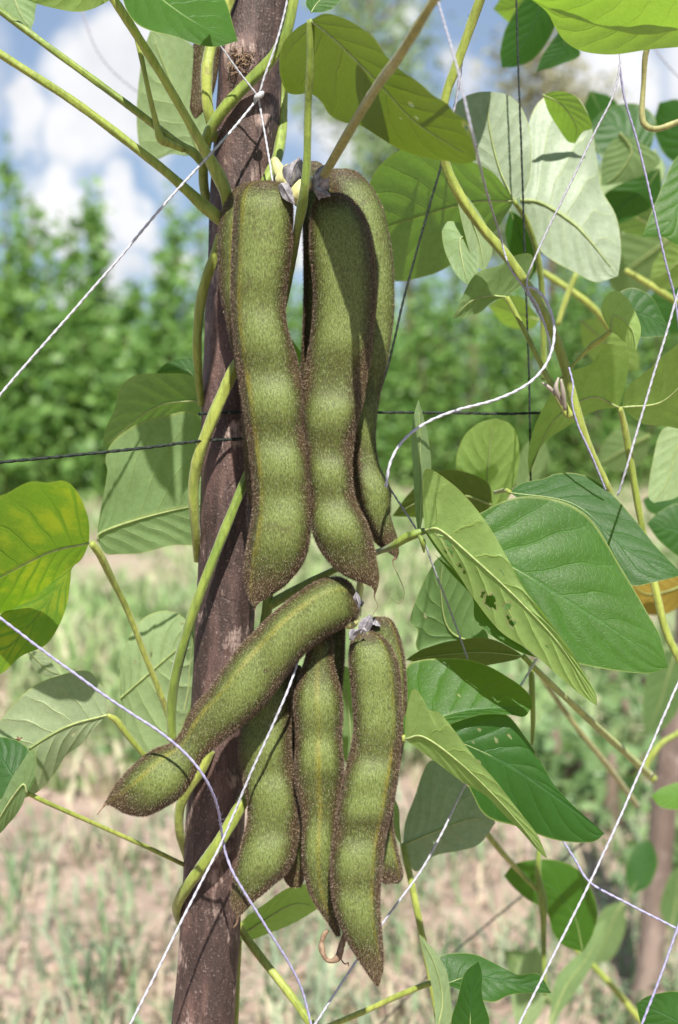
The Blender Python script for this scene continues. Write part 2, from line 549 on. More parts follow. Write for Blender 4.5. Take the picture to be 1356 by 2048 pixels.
def ground_material():
    m, t, out = material('dry_soil')
    oc = t.n('ShaderNodeTexCoord').outputs['Object']
    n1 = t.noise(oc, 1.3, 5.0, 0.6)
    n2 = t.noise(oc, 16.0, 6.0, 0.65)
    n3 = t.noise(oc, 90.0, 4.0, 0.6)
    col = t.mix(t.step(n2, 0.3, 0.7), (0.37, 0.265, 0.20), (0.59, 0.455, 0.365))
    col = t.mix(t.m('MULTIPLY', t.step(n3, 0.55, 0.7), 0.5), col, (0.60, 0.48, 0.39))
    dist = t.n('ShaderNodeSeparateXYZ', {0: oc}).outputs[1]
    far = t.step(dist, 2.4, 5.0)
    col = t.mix(t.m('MULTIPLY', t.m('MULTIPLY', t.step(n1, 0.35, 0.6), far), 0.55), col, (0.46, 0.47, 0.27))
    h = t.m('ADD', n2, t.m('MULTIPLY', n3, 0.4))
    principled(t, out, col=col, rough=0.95, normal=bump(t, h, 1.0, 0.045), spec=0.1)
    return m


M['soil'] = ground_material()

# ------------------------------------------------------------------ setting: ground, grass, field, trees
def ground_z(x, y):
    return 0.018 * np.sin(x * 3.1 + 0.7) * np.cos(y * 2.3) + 0.010 * np.sin(x * 7.7 + y * 5.1) + 0.006 * np.sin(x * 17 - y * 13)


xs = np.concatenate([np.linspace(-300, -8, 16), np.linspace(-7, 7, 190), np.linspace(8, 300, 16)])
ys = np.concatenate([np.linspace(-40, -1, 8), np.linspace(0, 9, 160), np.linspace(9.5, 30, 40), np.linspace(35, 700, 20)])
gx, gy = np.meshgrid(xs, ys)
gz = ground_z(gx, gy) * np.clip(1.6 - gy / 12, 0.05, 1)
gv = np.stack([gx, gy, gz], axis=-1).reshape(-1, 3)
nx, ny = len(xs), len(ys)
ii, jj = np.meshgrid(np.arange(ny - 1), np.arange(nx - 1), indexing='ij')
a = (ii * nx + jj).ravel()
gf = np.stack([a, a + 1, a + nx + 1, a + nx], axis=1)
ground = tag(mesh_obj('ground', gv, gf, M['soil']), kind='structure')


def blades(n_clumps, per, yr, hr, wr, seed, colors, thr=-0.35):
    r = np.random.default_rng(seed)
    V, F, C = [], [], []
    u = r.uniform(0, 1, n_clumps)
    yc = yr[0] * (yr[1] / yr[0]) ** u
    xc = r.uniform(-1, 1, n_clumps) * (0.30 * yc + 0.25)
    keep = (np.sin(xc * 2.3 + 1.0) + np.sin(yc * 1.9 + xc) + r.normal(0, 0.9, n_clumps)) > thr
    xc, yc = xc[keep], yc[keep]
    cn = len(xc)
    tint = r.integers(0, len(colors), cn)
    for i in range(cn):
        k = int(per * r.uniform(0.4, 1.4))
        sp = 0.05 * r.uniform(0.5, 1.6)
        hh = r.uniform(*hr)
        for _ in range(k):
            x = xc[i] + r.normal(0, sp)
            y = yc[i] + r.normal(0, sp)
            an = r.uniform(0, 6.283)
            h = hh * r.uniform(0.5, 1.2)
            lean = r.uniform(0.2, 1.2) * h
            wd = r.uniform(*wr)
            dx, dy = math.cos(an), math.sin(an)
            px, py = -dy * wd, dx * wd
            z = float(ground_z(x, y)) * max(0.05, min(1, 1.6 - y / 12)) - 0.003
            b = len(V)
            V += [(x - px, y - py, z), (x + px, y + py, z),
                  (x + px * .8 + dx * lean * .4, y + py * .8 + dy * lean * .4, z + h * .65),
                  (x - px * .8 + dx * lean * .4, y - py * .8 + dy * lean * .4, z + h * .65),
                  (x + dx * lean, y + dy * lean, z + h * r.uniform(.6, 1.0))]
            F += [(b, b + 1, b + 2, b + 3), (b + 3, b + 2, b + 4)]
            c = np.array(colors[tint[i]]) * r.uniform(0.7, 1.3)
            C += [(*c, 1)] * 5
    return V, F, C


green1 = [(0.24, 0.38, 0.13), (0.30, 0.42, 0.16), (0.36, 0.44, 0.20), (0.52, 0.48, 0.32), (0.32, 0.42, 0.20)]
dusty = [(0.30, 0.38, 0.24), (0.24, 0.34, 0.18), (0.38, 0.42, 0.27), (0.54, 0.46, 0.32), (0.20, 0.30, 0.14)]
V, F, C = blades(900, 14, (1.25, 3.4), (0.03, 0.11), (0.0016, 0.0036), 3, dusty, thr=-0.15)
tag(mesh_obj('grass', V, F, M['grass'], cattr={'tint': C}, smooth=False),
    'low dusty green grass tufts and straw on the pinkish soil near the post', 'grass', kind='stuff')
V, F, C = blades(4200, 12, (2.6, 13), (0.05, 0.15), (0.004, 0.009), 4, green1, thr=-0.8)
tag(mesh_obj('grass', V, F, M['grass'], cattr={'tint': C}, smooth=False),
    'pale green and straw coloured meadow grass out towards the bushes', 'grass', kind='stuff')


def clods(n, yr, seed):
    r = np.random.default_rng(seed)
    g = (1 + 5 ** .5) / 2
    iv = np.array([(-1, g, 0), (1, g, 0), (-1, -g, 0), (1, -g, 0), (0, -1, g), (0, 1, g), (0, -1, -g), (0, 1, -g), (g, 0, -1), (g, 0, 1), (-g, 0, -1), (-g, 0, 1)], float)
    iv /= np.linalg.norm(iv[0])
    fi = np.array([(0, 11, 5), (0, 5, 1), (0, 1, 7), (0, 7, 10), (0, 10, 11), (1, 5, 9), (5, 11, 4), (11, 10, 2), (10, 7, 6), (7, 1, 8), (3, 9, 4), (3, 4, 2), (3, 2, 6), (3, 6, 8), (3, 8, 9), (4, 9, 5), (2, 4, 11), (6, 2, 10), (8, 6, 7), (9, 8, 1)])
    V, F = [], []
    for i in range(n):
        y = yr[0] * (yr[1] / yr[0]) ** r.uniform()
        x = r.uniform(-1, 1) * (0.30 * y + 0.2)
        sz = 0.007 * math.exp(r.normal(0, 0.55))
        z = float(ground_z(x, y)) * max(0.05, min(1, 1.6 - y / 12))
        v = iv * (1 + r.normal(0, 0.16, (12, 1))) * sz * np.array([r.uniform(.8, 1.5), r.uniform(.8, 1.4), r.uniform(.5, .8)])
        F.append(fi + 12 * i); V.append(v + np.array([x, y, z + sz * .15]))
    return np.concatenate(V), np.concatenate(F)


V, F = clods(1100, (1.25, 4.5), 21)
tag(mesh_obj('soil_clods', V, F, M['soil'], smooth=False), 'crumbly pinkish clods scattered over the dry soil', 'soil', kind='stuff')


def leaf_cloud(centers, sizes, r, flat=0.5):
    n = len(centers)
    d = r.normal(0, 1, (n, 3)); d /= np.linalg.norm(d, axis=1)[:, None]
    up = r.normal(0, 1, (n, 3)) + np.array([0, -0.5, 0.9]) * flat * 2
    up /= np.linalg.norm(up, axis=1)[:, None]
    s = np.cross(up, d); s /= np.linalg.norm(s, axis=1)[:, None]
    d = np.cross(s, up)
    L = sizes[:, None]
    v = np.stack([centers, centers + d * L * .35 + s * L * .34 - up * L * .06, centers + d * L * .8 + s * L * .22, centers + d * L,
                  centers + d * L * .8 - s * L * .22, centers + d * L * .35 - s * L * .34 - up * L * .06], axis=1)
    b = (np.arange(n) * 6)[:, None]
    f = np.concatenate([b + np.array([[0, 1, 2, 3]]), b + np.array([[0, 3, 4, 5]])])
    var = np.repeat(np.clip(r.normal(0.5, 0.28, n), 0, 1), 6)
    return v.reshape(-1, 3), f, var


def bush(label, x, y, h, rad, seed, n=1300, size=0.09, group=None, mat='bush', name='bush', cat='bush', spires=6):
    r = np.random.default_rng(seed)
    root = tag(empty(name, (x, y, 0)), label, cat, group)
    C = []
    st_v, st_f = [], []
    for k in range(spires):
        an = r.uniform(0, 6.283)
        lr = rad * (r.uniform(0.0, 0.25) if k == 0 else r.uniform(0.2, 1.0))
        bx, by = x + lr * 0.35 * math.cos(an), y + lr * 0.35 * math.sin(an)
        tx, ty = x + lr * math.cos(an), y + lr * math.sin(an)
        th = h * (1.0 if k == 0 else r.uniform(0.55, 0.96))
        m_ = n // spires
        tt = r.uniform(0.02, 1.0, m_)
        nodes = int(max(5, th / 0.13))
        nod = np.clip((np.floor(tt * nodes) + 0.5) / nodes, 0, 1)
        ns = r.uniform(0.35, 1.3, nodes + 1)[np.floor(tt * nodes).astype(int)]
        na = r.uniform(0, 6.283, nodes + 1)[np.floor(tt * nodes).astype(int)]
        wid = (rad * 0.62 * (1.0 - nod) ** 0.7 + size * 0.9) * ns
        rr = wid * r.uniform(0.1, 1, m_) ** 0.7
        ang = na + r.normal(0, 1.1, m_)
        zz = th * nod + r.normal(0, 0.035 * h, m_) + rr * r.uniform(-.1, .35, m_)
        C.append(np.stack([bx + (tx - bx) * nod + rr * np.cos(ang), by + (ty - by) * nod + rr * np.sin(ang), np.clip(zz, 0.02, None)], axis=1))
        cent = np.array([[bx + (tx - bx) * q, by + (ty - by) * q, th * q * 0.97 - 0.03 * (1 - q)] for q in np.linspace(0, 1, 7)])
        v, f = sweep(cent, np.linspace(0.022, 0.006, 7), 6)
        if k == 0:
            mesh_obj('stem', v, f, M['trunk'], root)
        else:
            mesh_obj('stem', v, f, M['trunk'], root)
    C = np.concatenate(C)
    v, f, var = leaf_cloud(C, size * r.uniform(0.6, 1.3, len(C)), r)
    mesh_obj('foliage', v, f, M[mat], root, smooth=False, attrs={'vary': var})
    return root


def ground_at(px, d):
    p = P(px, 900, d)
    return p[0], p[1]


def height_for(py, d):
    return P(678, py, d)[2]


# spiky bushes left of the post, each with its own top
for i, (px, py, d, rad, lab) in enumerate((
        (15, 325, 11.6, 0.55, 'tall bush rising highest at the left edge of the field'),
        (185, 400, 12.6, 0.42, 'slim bush with a pointed top against the white cloud'),
        (345, 425, 12.2, 0.42, 'bush whose forked top shows just left of the post'),
        (100, 500, 12.0, 0.6, 'low rounded bush under the gap of sky at left'),
        (262, 590, 13.2, 0.5, 'short bush under the lowest dip of the leafy skyline'))):
    x, y = ground_at(px, d)
    bush('blurred ' + lab, x, y, height_for(py, d), rad, 100 + i, n=2600, size=0.085)
g1 = 'blurred field bushes in the row left of the post'
for i, (px, py, d) in enumerate(((-90, 420, 12.0), (45, 560, 11.3), (150, 590, 11.6), (240, 660, 11.4), (330, 650, 11.5), (415, 430, 12.6), (480, 520, 12.2))):
    x, y = ground_at(px, d)
    bush('blurred green bush standing in the row left of the post below the skyline', x, y, height_for(py, d), 0.5, 130 + i, n=2600, size=0.08, group=g1)
g2 = 'blurred field bushes in the row right of the pods'
for i in range(17):
    px = 545 + (i % 9) * 105 + (50 if i >= 9 else 0)
    d = 13.5 if i < 9 else 15.2
    py = 500 + 45 * math.sin(i * 2.1) + (0 if i >= 9 else 55)
    x, y = ground_at(px, d)
    bush('blurred bright green bush in the dense field row right of the pods', x, y, height_for(py, d), 0.55, 160 + i, n=2600, size=0.07, group=g2)


def tree(label, px, py, d, rx, rz, seed, n, size, mat, branches=9):
    r = np.random.default_rng(seed)
    x, y = ground_at(px, d)
    zc = height_for(py, d)
    root = tag(empty('tree', (x, y, 0)), label, 'tree')
    cent = np.array([[x + 0.15 * math.sin(q * 4), y, (zc + rz * 0.5) * q - 0.05] for q in np.linspace(0, 1, 12)])
    v, f = sweep(cent, np.linspace(0.14, 0.03, 12), 8)
    tr = mesh_obj('trunk', v, f, M['trunk'], root)
    pts = []
    for k in range(branches):
        an = r.uniform(0, 6.283)
        z0 = zc + rz * r.uniform(-0.9, 0.5)
        ln = rx * r.uniform(0.6, 1.1)
        e = np.array([x + ln * math.cos(an), y + ln * math.sin(an), z0 + rz * r.uniform(0.15, 0.5)])
        s0 = np.array([x, y, z0])
        c = np.array([s0 + (e - s0) * q + np.array([0, 0, 0.1 * math.sin(q * 3.1)]) for q in np.linspace(0, 1, 6)])
        v, f = sweep(c, np.linspace(0.04, 0.012, 6), 6)
        mesh_obj('limb', v, f, M['trunk'], root)
        m_ = n // branches
        q = r.uniform(0.3, 1.1, m_)[:, None]
        pts.append(s0 + (e - s0) * q + r.normal(0, 0.26 * rx, (m_, 3)) * np.array([1, 1, 0.9]))
    C = np.concatenate(pts)
    v, f, var = leaf_cloud(C, size * r.uniform(0.6, 1.3, len(C)), r)
    mesh_obj('crown', v, f, M[mat], root, smooth=False, attrs={'vary': var})


tree('hazy pale green tree far off above the paired pods', 745, 60, 24, 1.2, 2.4, 11, 2600, 0.13, 'tree', 11)
tree('lower feathery tree far off right of the paired pods', 800, 330, 23, 0.9, 1.3, 14, 2000, 0.12, 'tree', 9)
tree('sparse brownish tree far off between the upper right leaves', 1085, 190, 26, 1.2, 1.0, 12, 1500, 0.14, 'tree_brown', 9)

tree('pale hazy tree far off at the right edge behind the cords', 1300, 420, 22, 1.1, 0.9, 17, 1400, 0.13, 'tree', 11)
tree('pale hazy tree far off behind the silvery leaf', 1120, 440, 24, 1.2, 0.9, 18, 1400, 0.13, 'tree', 11)
tree('pale hazy tree far off behind the shadowed pale leaves', 930, 430, 23, 1.0, 0.9, 19, 1300, 0.13, 'tree', 11)
# ------------------------------------------------------------------ posts
def post(label, rows, d, mat, ground_ext, knot=None, flat=1.0):
    q = catmull(np.array([(x, y, h) for x, y, h in rows]), 260)
    cent = np.array([P(a, b, d) for a, b, _ in q])
    rad = q[:, 2] * d / FPX
    # continue straight down into the soil
    dirn = (cent[-1] - cent[-30]); dirn /= np.linalg.norm(dirn)
    k = max(2, int(12))
    ln = (cent[-1][2] + 0.08) / -dirn[2]
    ext = np.array([cent[-1] + dirn * ln * (i + 1) / k for i in range(k)]) if ground_ext else np.zeros((0, 3))
    cent = np.vstack([cent, ext])
    rad = np.concatenate([rad, np.full(len(ext), rad[-1])])
    V, F = sweep(cent, rad, 48)
    n = len(cent)
    V = V.reshape(n, 48, 3)
    th = np.linspace(0, 2 * np.pi, 48, endpoint=False)
    s = np.concatenate([[0], np.cumsum(np.linalg.norm(np.diff(cent, axis=0), axis=1))]) / d
    for i in range(n):
        k_ = 1 + 0.032 * np.sin(th * 3 + s[i] * 7) + 0.020 * np.sin(th * 7 - s[i] * 23) + 0.012 * np.sin(th * 13 + s[i] * 61) + 0.010 * np.sin(s[i] * 39 + th * 2)
        V[i] = cent[i] + (V[i] - cent[i]) * k_[:, None]
    if knot is not None:
        kp = P(*knot[:3])
        dist = np.linalg.norm(V - kp, axis=2)
        rr = knot[3]
        dirs = (V - cent[:, None, :]); dirs /= np.linalg.norm(dirs, axis=2)[:, :, None]
        V += dirs * (0.0042 * np.exp(-(dist / rr) ** 2) - 0.0036 * np.exp(-(dist / (rr * 0.42)) ** 2))[:, :, None]
    root = tag(mesh_obj('wooden_post', V.reshape(-1, 3), F, M[mat]), label, 'post')
    return root


DP = 0.626
pst = post('dark purplish brown wooden pole standing behind the two clusters of pods',
           [(523, -260, 54), (521, -100, 55), (520, 0, 56), (503, 100, 62), (498, 160, 63), (490, 300, 65), (482, 450, 65), (475, 600, 64), (465, 800, 61), (458, 1000, 58),
            (452, 1200, 58), (443, 1400, 58), (429, 1700, 58), (419, 1900, 60), (407, 2048, 61), (398, 2200, 62)], DP, 'bark', True,
           knot=(482, 118, 0.612, 0.0085))
# torn fibres of the broken branch stub
kv, kf = [], []
for k in range(46):
    a0 = rng.uniform(0, 6.283); r0 = rng.uniform(2, 24)
    x0, y0 = 484 + r0 * math.cos(a0), 122 + r0 * 1.1 * math.sin(a0)
    an = rng.uniform(0, 6.283); L = rng.uniform(8, 24)
    p0 = P(x0, y0, 0.6125); p1 = P(x0 + L * .5 * math.cos(an), y0 + L * .5 * math.sin(an), 0.6085); p2 = P(x0 + L * math.cos(an), y0 + L * math.sin(an) + 2, 0.6105)
    v, f = sweep(np.array([p0, p1, p2]), np.array([0.00035, 0.0003, 0.0001]), 5)
    b = len(kv)
    kv += [tuple(z) for z in v]; kf += [tuple(b + q for q in ff) for ff in f]
kn = mesh_obj('branch_stub', kv, kf, M['brown_dry'], pst)
kn['kind'] = 'stuff'
post('pale brown wooden pole out of focus at the lower right edge',
     [(1405, 900, 29), (1388, 1150, 29), (1372, 1330, 30), (1341, 1520, 28), (1323, 1655, 26), (1312, 1806, 26), (1297, 1946, 26), (1284, 2010, 27)], 1.70, 'bark_far', True)

# ------------------------------------------------------------------ leaves
def smooth1(n, k, seed):
    r = np.random.default_rng(seed)
    x = np.linspace(0, 1, n)
    return sum(r.normal(0, 1) / (j + 1) * np.sin((j + 1) * np.pi * x + r.uniform(0, 6.28)) for j in range(k))


LEAFN = [0]


def leaflet(parent, A, B, base, tip, d, gx=0.0, gy=0.0, fold=0.10, side='under', mat='leaf', mid=None, holes=(), curl=0.0, wave=0.0022, nu=15, nt=44, rib=3.0, label=None, ribmat='rib', name='leaflet', arch=0.0):
    LEAFN[0] += 1
    sd = LEAFN[0]
    if holes: nu, nt = 56, 168
    a = catmull([base] + list(A) + [tip], nt)
    b = catmull([base] + list(B) + [tip], nt)
    ab = (a + b) / 2
    m = catmull([base] + (list(mid) if mid else [tuple(ab[int(nt * .36)]), tuple(ab[int(nt * .68)])]) + [tip], nt)
    jag = np.random.default_rng(sd)
    env = np.sin(np.linspace(0, np.pi, nt)) ** 0.5
    size = np.linalg.norm(a - b, axis=1).max()
    for e in (a, b):
        e += (smooth1(nt, 9, sd * 3 + (e is a)) * size * 0.009 * env)[:, None] * np.array([1.0, 0.4])
    s = d / FPX
    us = np.linspace(-1, 1, 2 * nu + 1)
    t = np.linspace(0, 1, nt)
    V = np.zeros((nt, len(us), 3)); UV = np.zeros((nt, len(us), 2))
    wa, wb = smooth1(nt, 4, sd * 7 + 1), smooth1(nt, 4, sd * 7 + 2)
    bx, by = base
    for i in range(nt):
        for j, u in enumerate(us):
            e = a[i] if u < 0 else b[i]
            p = m[i] + (e - m[i]) * abs(u)
            wid = np.linalg.norm(e - m[i])
            dep = d + s * (gx * (p[0] - bx) + gy * (p[1] - by))
            dep += s * fold * wid * abs(u) ** 1.4
            dep += s * arch * size * 4 * t[i] * (1 - t[i])
            dep += curl * t[i] ** 3 * s * size
            ph = (t[i] * 7 - 2.1 * abs(u) ** 0.85 + 0.18 * (1 if u > 0 else -1))
            puff = abs(math.sin(math.pi * (ph + 0.5))) ** 0.6 - 0.6
            env2 = min(1, abs(u) * 3) * (1 - abs(u) ** 4 * 0.6) * math.sin(math.pi * min(1, max(0, t[i]))) ** 0.5
            dep += (-1 if side == 'top' else 1) * puff * env2 * size * s * 0.020
            dep += wave * (wa[i] if u < 0 else wb[i]) * abs(u) ** 2 * math.sin(math.pi * t[i]) * min(1, size / 220)
            V[i, j] = P(p[0], p[1], dep)
            UV[i, j] = (0.5 + 0.5 * u, t[i])
    nU = len(us)
    F = []
    HD = np.full((nt, nU), 9.0)
    if holes:
        hr = np.random.default_rng(sd + 50)
        ug, tg = np.meshgrid(us, t)
        for hu, ht, ru, rt in holes:
            for _ in range(hr.integers(1, 4)):
                q = hr.uniform(0.32, 0.64)
                cu, ct = hu + hr.normal(0, ru * .45), ht + hr.normal(0, rt * .45)
                a_ = np.arctan2((tg - ct) / rt, (ug - cu) / ru)
                p1, p2 = hr.uniform(0, 6, 2)
                lim = q * (1 + .25 * np.sin(3 * a_ + p1) + .14 * np.sin(7 * a_ + p2))
                HD = np.minimum(HD, np.sqrt(((ug - cu) / ru) ** 2 + ((tg - ct) / rt) ** 2) / lim)
    for i in range(nt - 1):
        for j in range(nU - 1):
            if HD[i, j] < 1:
                continue
            F.append((i * nU + j, i * nU + j + 1, (i + 1) * nU + j + 1, (i + 1) * nU + j))
    Vf = V.reshape(-1, 3)
    c = V[nt // 2, nu]
    nrm = np.cross(V[nt // 2, nu + 2] - c, V[nt // 2 + 2, nu] - c)
    faces_cam = np.dot(nrm, CAM - c) > 0
    if faces_cam != (side == 'top'):
        F = [f[::-1] for f in F]
    lf = mesh_obj(name, Vf, F, M[mat], parent, uv=UV.reshape(-1, 2), attrs={'damage': np.clip((1.75 - HD) / 0.75, 0, 1).ravel()})
    if label: lf['label'] = label
    # raised midrib
    cen = V[:, nu] + (CAM - V[:, nu]) * (-0.0002 if side == 'top' else 0.0004) / 0.58
    k = int(nt * 0.93)
    rr = np.linspace(rib * (0.45 if side == 'top' else 0.75), 0.5, k) * s
    v, f = sweep(cen[:k], rr, 7)
    mesh_obj('midrib', v, f, M[ribmat], lf)
    return lf


def leaf(label, leaflets, petiole=None, pmat='stem_yellow', joint=None, group=None, extra=()):
    first = leaflets[0]
    j = joint or (first['base'][0], first['base'][1], first['d'])
    root = tag(empty('bean_leaf', P(*j)), label, 'leaf', group)
    for L in leaflets:
        leaflet(root, **L)
    if petiole:
        tube('petiole', petiole, M[pmat], root)
    for e in extra:
        tube('stipule', e, M[pmat], root)
    return root


exec_leaves = True
# ---- upper left
leaf('pale green leaf tip hanging in the far upper left corner beside blue sky', [dict(base=(30, -45), tip=(62, 60), A=[(72, -20), (70, 30)], B=[(-20, -20), (0, 25), (28, 50)], d=0.70, gy=-.2, mat='leaf')])
leaf('green leaf edge along the top above the white cloud', [dict(base=(245, -70), tip=(20, -25), A=[(240, -20), (212, 5), (165, 23), (115, 18), (60, 2)], B=[(180, -95), (80, -80)], d=0.585, gy=.5, side='under', mat='leaf_lime')])
leaf('glossy dark green leaf pointing right across the top of the post',
     [dict(base=(225, -90), tip=(475, 82), A=[(240, -35), (252, 15), (272, 46), (302, 62), (345, 72), (392, 88), (432, 93)], B=[(330, -80), (410, -50), (448, -5), (463, 45)],
           mid=[(300, -20), (390, 45)], d=0.575, gy=-.75, gx=-.1, side='top', mat='leaf', fold=.15)])
leaf('large pale hanging leaf left of the post against the clouds',
     [dict(base=(398, 305), tip=(300, 62), A=[(372, 312), (340, 308), (308, 320), (282, 300), (273, 240), (274, 170), (284, 105)], B=[(412, 270), (415, 200), (400, 110), (345, 66)],
           mid=[(352, 190)], d=0.72, gy=.15, side='under', mat='leaf_pale')])
leaf('big olive yellow leaf lit from above over the paired pods, with small holes',
     [dict(base=(621, 40), tip=(953, 320),
           A=[(650, 27), (692, 38), (742, 70), (775, 114), (802, 140), (838, 165), (866, 190), (892, 206), (908, 226), (932, 243), (946, 278)],
           B=[(592, 58), (566, 90), (561, 140), (573, 181), (592, 190), (622, 188), (645, 205), (662, 231), (692, 246), (722, 251), (762, 276), (802, 300), (852, 316), (892, 322), (930, 328)],
           mid=[(676, 85), (761, 170), (826, 240), (900, 290)], d=0.533, gy=1.6, gx=-2.3, fold=.12, side='under', mat='leaf_olive', rib=4,
           holes=[(-.30, .60, .06, .012), (-.12, .66, .035, .008), (.18, .62, .03, .008), (-.93, .83, .08, .03), (.35, .75, .03, .008)])],
     petiole=[(621, 40, .533, 8), (620, 130, .538, 7.5), (616, 220, .546, 7.5), (614, 320, .551, 8), (610, 370, .553, 9), (605, 410, .559, 10.5), (596, 455, .572, 8.5), (586, 510, .590, 8), (570, 590, .605, 8), (545, 680, .61, 8)], pmat='stem')
leaf('small leaf peeking in at the top edge above the olive leaf', [dict(base=(622, 25), tip=(690, -30), A=[(645, 24), (668, 15), (684, -5)], B=[(612, 5), (632, -30)], d=0.60, side='top', gy=-.4, mat='leaf')])

# ---- upper right
leaf('broad lime green leaf across the upper right corner, paler lobe below it',
     [dict(base=(1420, -60), tip=(1040, -18), A=[(1400, 40), (1330, 66), (1277, 70), (1207, 55), (1157, 40), (1107, 22)], B=[(1300, -130), (1150, -100)],
           d=0.50, gy=1.3, side='under', mat='leaf_lime', label='yellow green backlit leaflet in front'),
      dict(base=(1440, 30), tip=(1050, -10), A=[(1400, 85), (1293, 99), (1237, 108), (1197, 108), (1157, 100), (1127, 80), (1110, 55), (1092, 22)], B=[(1330, -20), (1180, -40)],
           d=0.53, gy=1.0, gx=.1, side='under', mat='leaf_lime', label='paler leaflet behind')])
leaf('blurred dark leaf hanging beside the black cord near the top',
     [dict(base=(1075, -40), tip=(1003, 135), A=[(1020, 40), (1002, 95)], B=[(1120, 0), (1108, 60), (1075, 112), (1035, 133)], d=0.80, gy=.3, mat='leaf_dark', side='top'),
      dict(base=(1120, 60), tip=(1072, 144), A=[(1085, 110)], B=[(1162, 107), (1122, 130)], d=0.80, gy=.2, mat='leaf_dark', side='top'),
      dict(base=(1060, -20), tip=(986, 18), A=[(1010, -10)], B=[(1050, 35), (1022, 46)], d=0.82, gy=.9, mat='leaf_lime')])
leaf('wide pale leaf pair with sharp shadows behind the black cord',
     [dict(base=(1028, 402), tip=(984, 183), A=[(960, 380), (925, 330), (906, 270), (904, 222), (925, 195), (955, 184)], B=[(1052, 380), (1062, 320), (1058, 260), (1040, 212), (1015, 190)],
           d=0.66, gy=.0, mat='leaf_silver', rib=3),
      dict(base=(1028, 402), tip=(722, 470), A=[(985, 345), (930, 318), (880, 300), (810, 296), (760, 330), (728, 400)], B=[(1010, 432), (990, 462), (950, 492), (900, 530), (850, 553), (790, 562), (745, 540)],
           mid=[(940, 405), (830, 435)], d=0.66, gy=.95, gx=.0, mat='leaf', rib=3)],
     petiole=[(1028, 402, .66, 5), (1052, 440, .67, 6), (1075, 510, .68, 6), (1085, 600, .69, 6), (1088, 760, .70, 6)], pmat='stem')
leaf('largest silvery leaf on the right with a folded over top',
     [dict(base=(1040, 400), tip=(1236, 552), A=[(1046, 330), (1056, 250), (1078, 203), (1112, 186), (1150, 192), (1180, 240), (1194, 310), (1204, 378), (1232, 432), (1241, 500)],
           B=[(1052, 450), (1072, 490), (1100, 518), (1150, 545), (1195, 565)], mid=[(1080, 405), (1130, 435), (1170, 470)], d=0.70, gy=-.25, gx=.05, mat='leaf_silver', rib=5),
      dict(base=(1086, 190), tip=(1150, 287), A=[(1098, 225), (1118, 258), (1135, 282)], B=[(1116, 182), (1152, 194), (1176, 230), (1184, 256), (1166, 264)], d=0.685, gy=.9, mat='leaf_lime', name='folded_lobe')])
leaf('small folded leaf group below the shadowed pale pair',
     [dict(base=(948, 470), tip=(938, 572), A=[(915, 445), (885, 450), (890, 500), (912, 548)], B=[(958, 520), (952, 555)], d=0.635, gy=-.3, mat='leaf'),
      dict(base=(912, 372), tip=(968, 545), A=[(918, 420), (930, 470), (945, 520)], B=[(940, 400), (972, 450), (985, 500)], d=0.63, gx=.4, mat='leaf_pale'),
      dict(base=(1013, 594), tip=(905, 637), A=[(1046, 570), (1066, 540), (1062, 508), (1028, 512), (1000, 530), (960, 540), (940, 560), (925, 592)], B=[(990, 600), (958, 624), (930, 634)],
           mid=[(975, 592), (940, 604)], d=0.62, gy=.55, mat='leaf', rib=3)],
     petiole=[(1013, 594, .62, 5), (1030, 625, .62, 5), (1058, 680, .618, 5), (1090, 745, .614, 5.5), (1115, 790, .612, 8), (1135, 825, .611, 9), (1142, 835, .610, 5)], joint=(1013, 594, .62))
leaf('blurred dark leaf cluster behind the right hand cords under the corner leaf',
     [dict(base=(1270, 330), tip=(1184, 240), A=[(1215, 322), (1190, 292)], B=[(1300, 300), (1312, 240), (1275, 208), (1220, 214)], d=0.86, gy=-.3, mat='leaf_dark', side='top'),
      dict(base=(1240, 265), tip=(1203, 372), A=[(1206, 310)], B=[(1290, 290), (1322, 320), (1300, 345), (1245, 365)], d=0.83, gy=.3, mat='leaf'),
      dict(base=(1320, 335), tip=(1212, 455), A=[(1250, 362), (1205, 395)], B=[(1318, 400), (1260, 440)], d=0.85, gy=.2, mat='leaf_dark', side='top')])
leaf('plain green leaf cut by the right edge below the cord knot', [dict(base=(1400, 280), tip=(1284, 474), A=[(1350, 320), (1315, 395)], B=[(1400, 400), (1370, 490), (1325, 474)], d=0.68, gy=-.3, side='top', mat='leaf', holes=[(-.2, .3, .05, .02)])])
leaf('blurred leaf with dark stalk shadow at right behind the silvery leaf', [dict(base=(1310, 300), tip=(1245, 470), A=[(1255, 340), (1225, 400)], B=[(1330, 340), (1300, 420)], d=1.0, gy=-.2, mat='leaf_pale')])
leaf('small cupped pale green leaf near the right cords, dark leaf behind it',
     [dict(base=(1221, 662), tip=(1272, 702), A=[(1204, 625), (1210, 594), (1232, 582), (1255, 597), (1272, 628), (1281, 662)], B=[(1236, 672), (1258, 692)], d=0.60, gy=.15, fold=.3, mat='leaf_lime', rib=2),
      dict(base=(1240, 640), tip=(1344, 668), A=[(1236, 590), (1268, 576), (1304, 595), (1324, 630)], B=[(1275, 672), (1312, 674)], d=0.64, gy=-.2, side='top', mat='leaf_dark', rib=2)],
     petiole=[(1221, 662, .60, 4), (1200, 680, .605, 6), (1185, 690, .607, 6), (1150, 725, .61, 3), (1120, 760, .612, 3)])
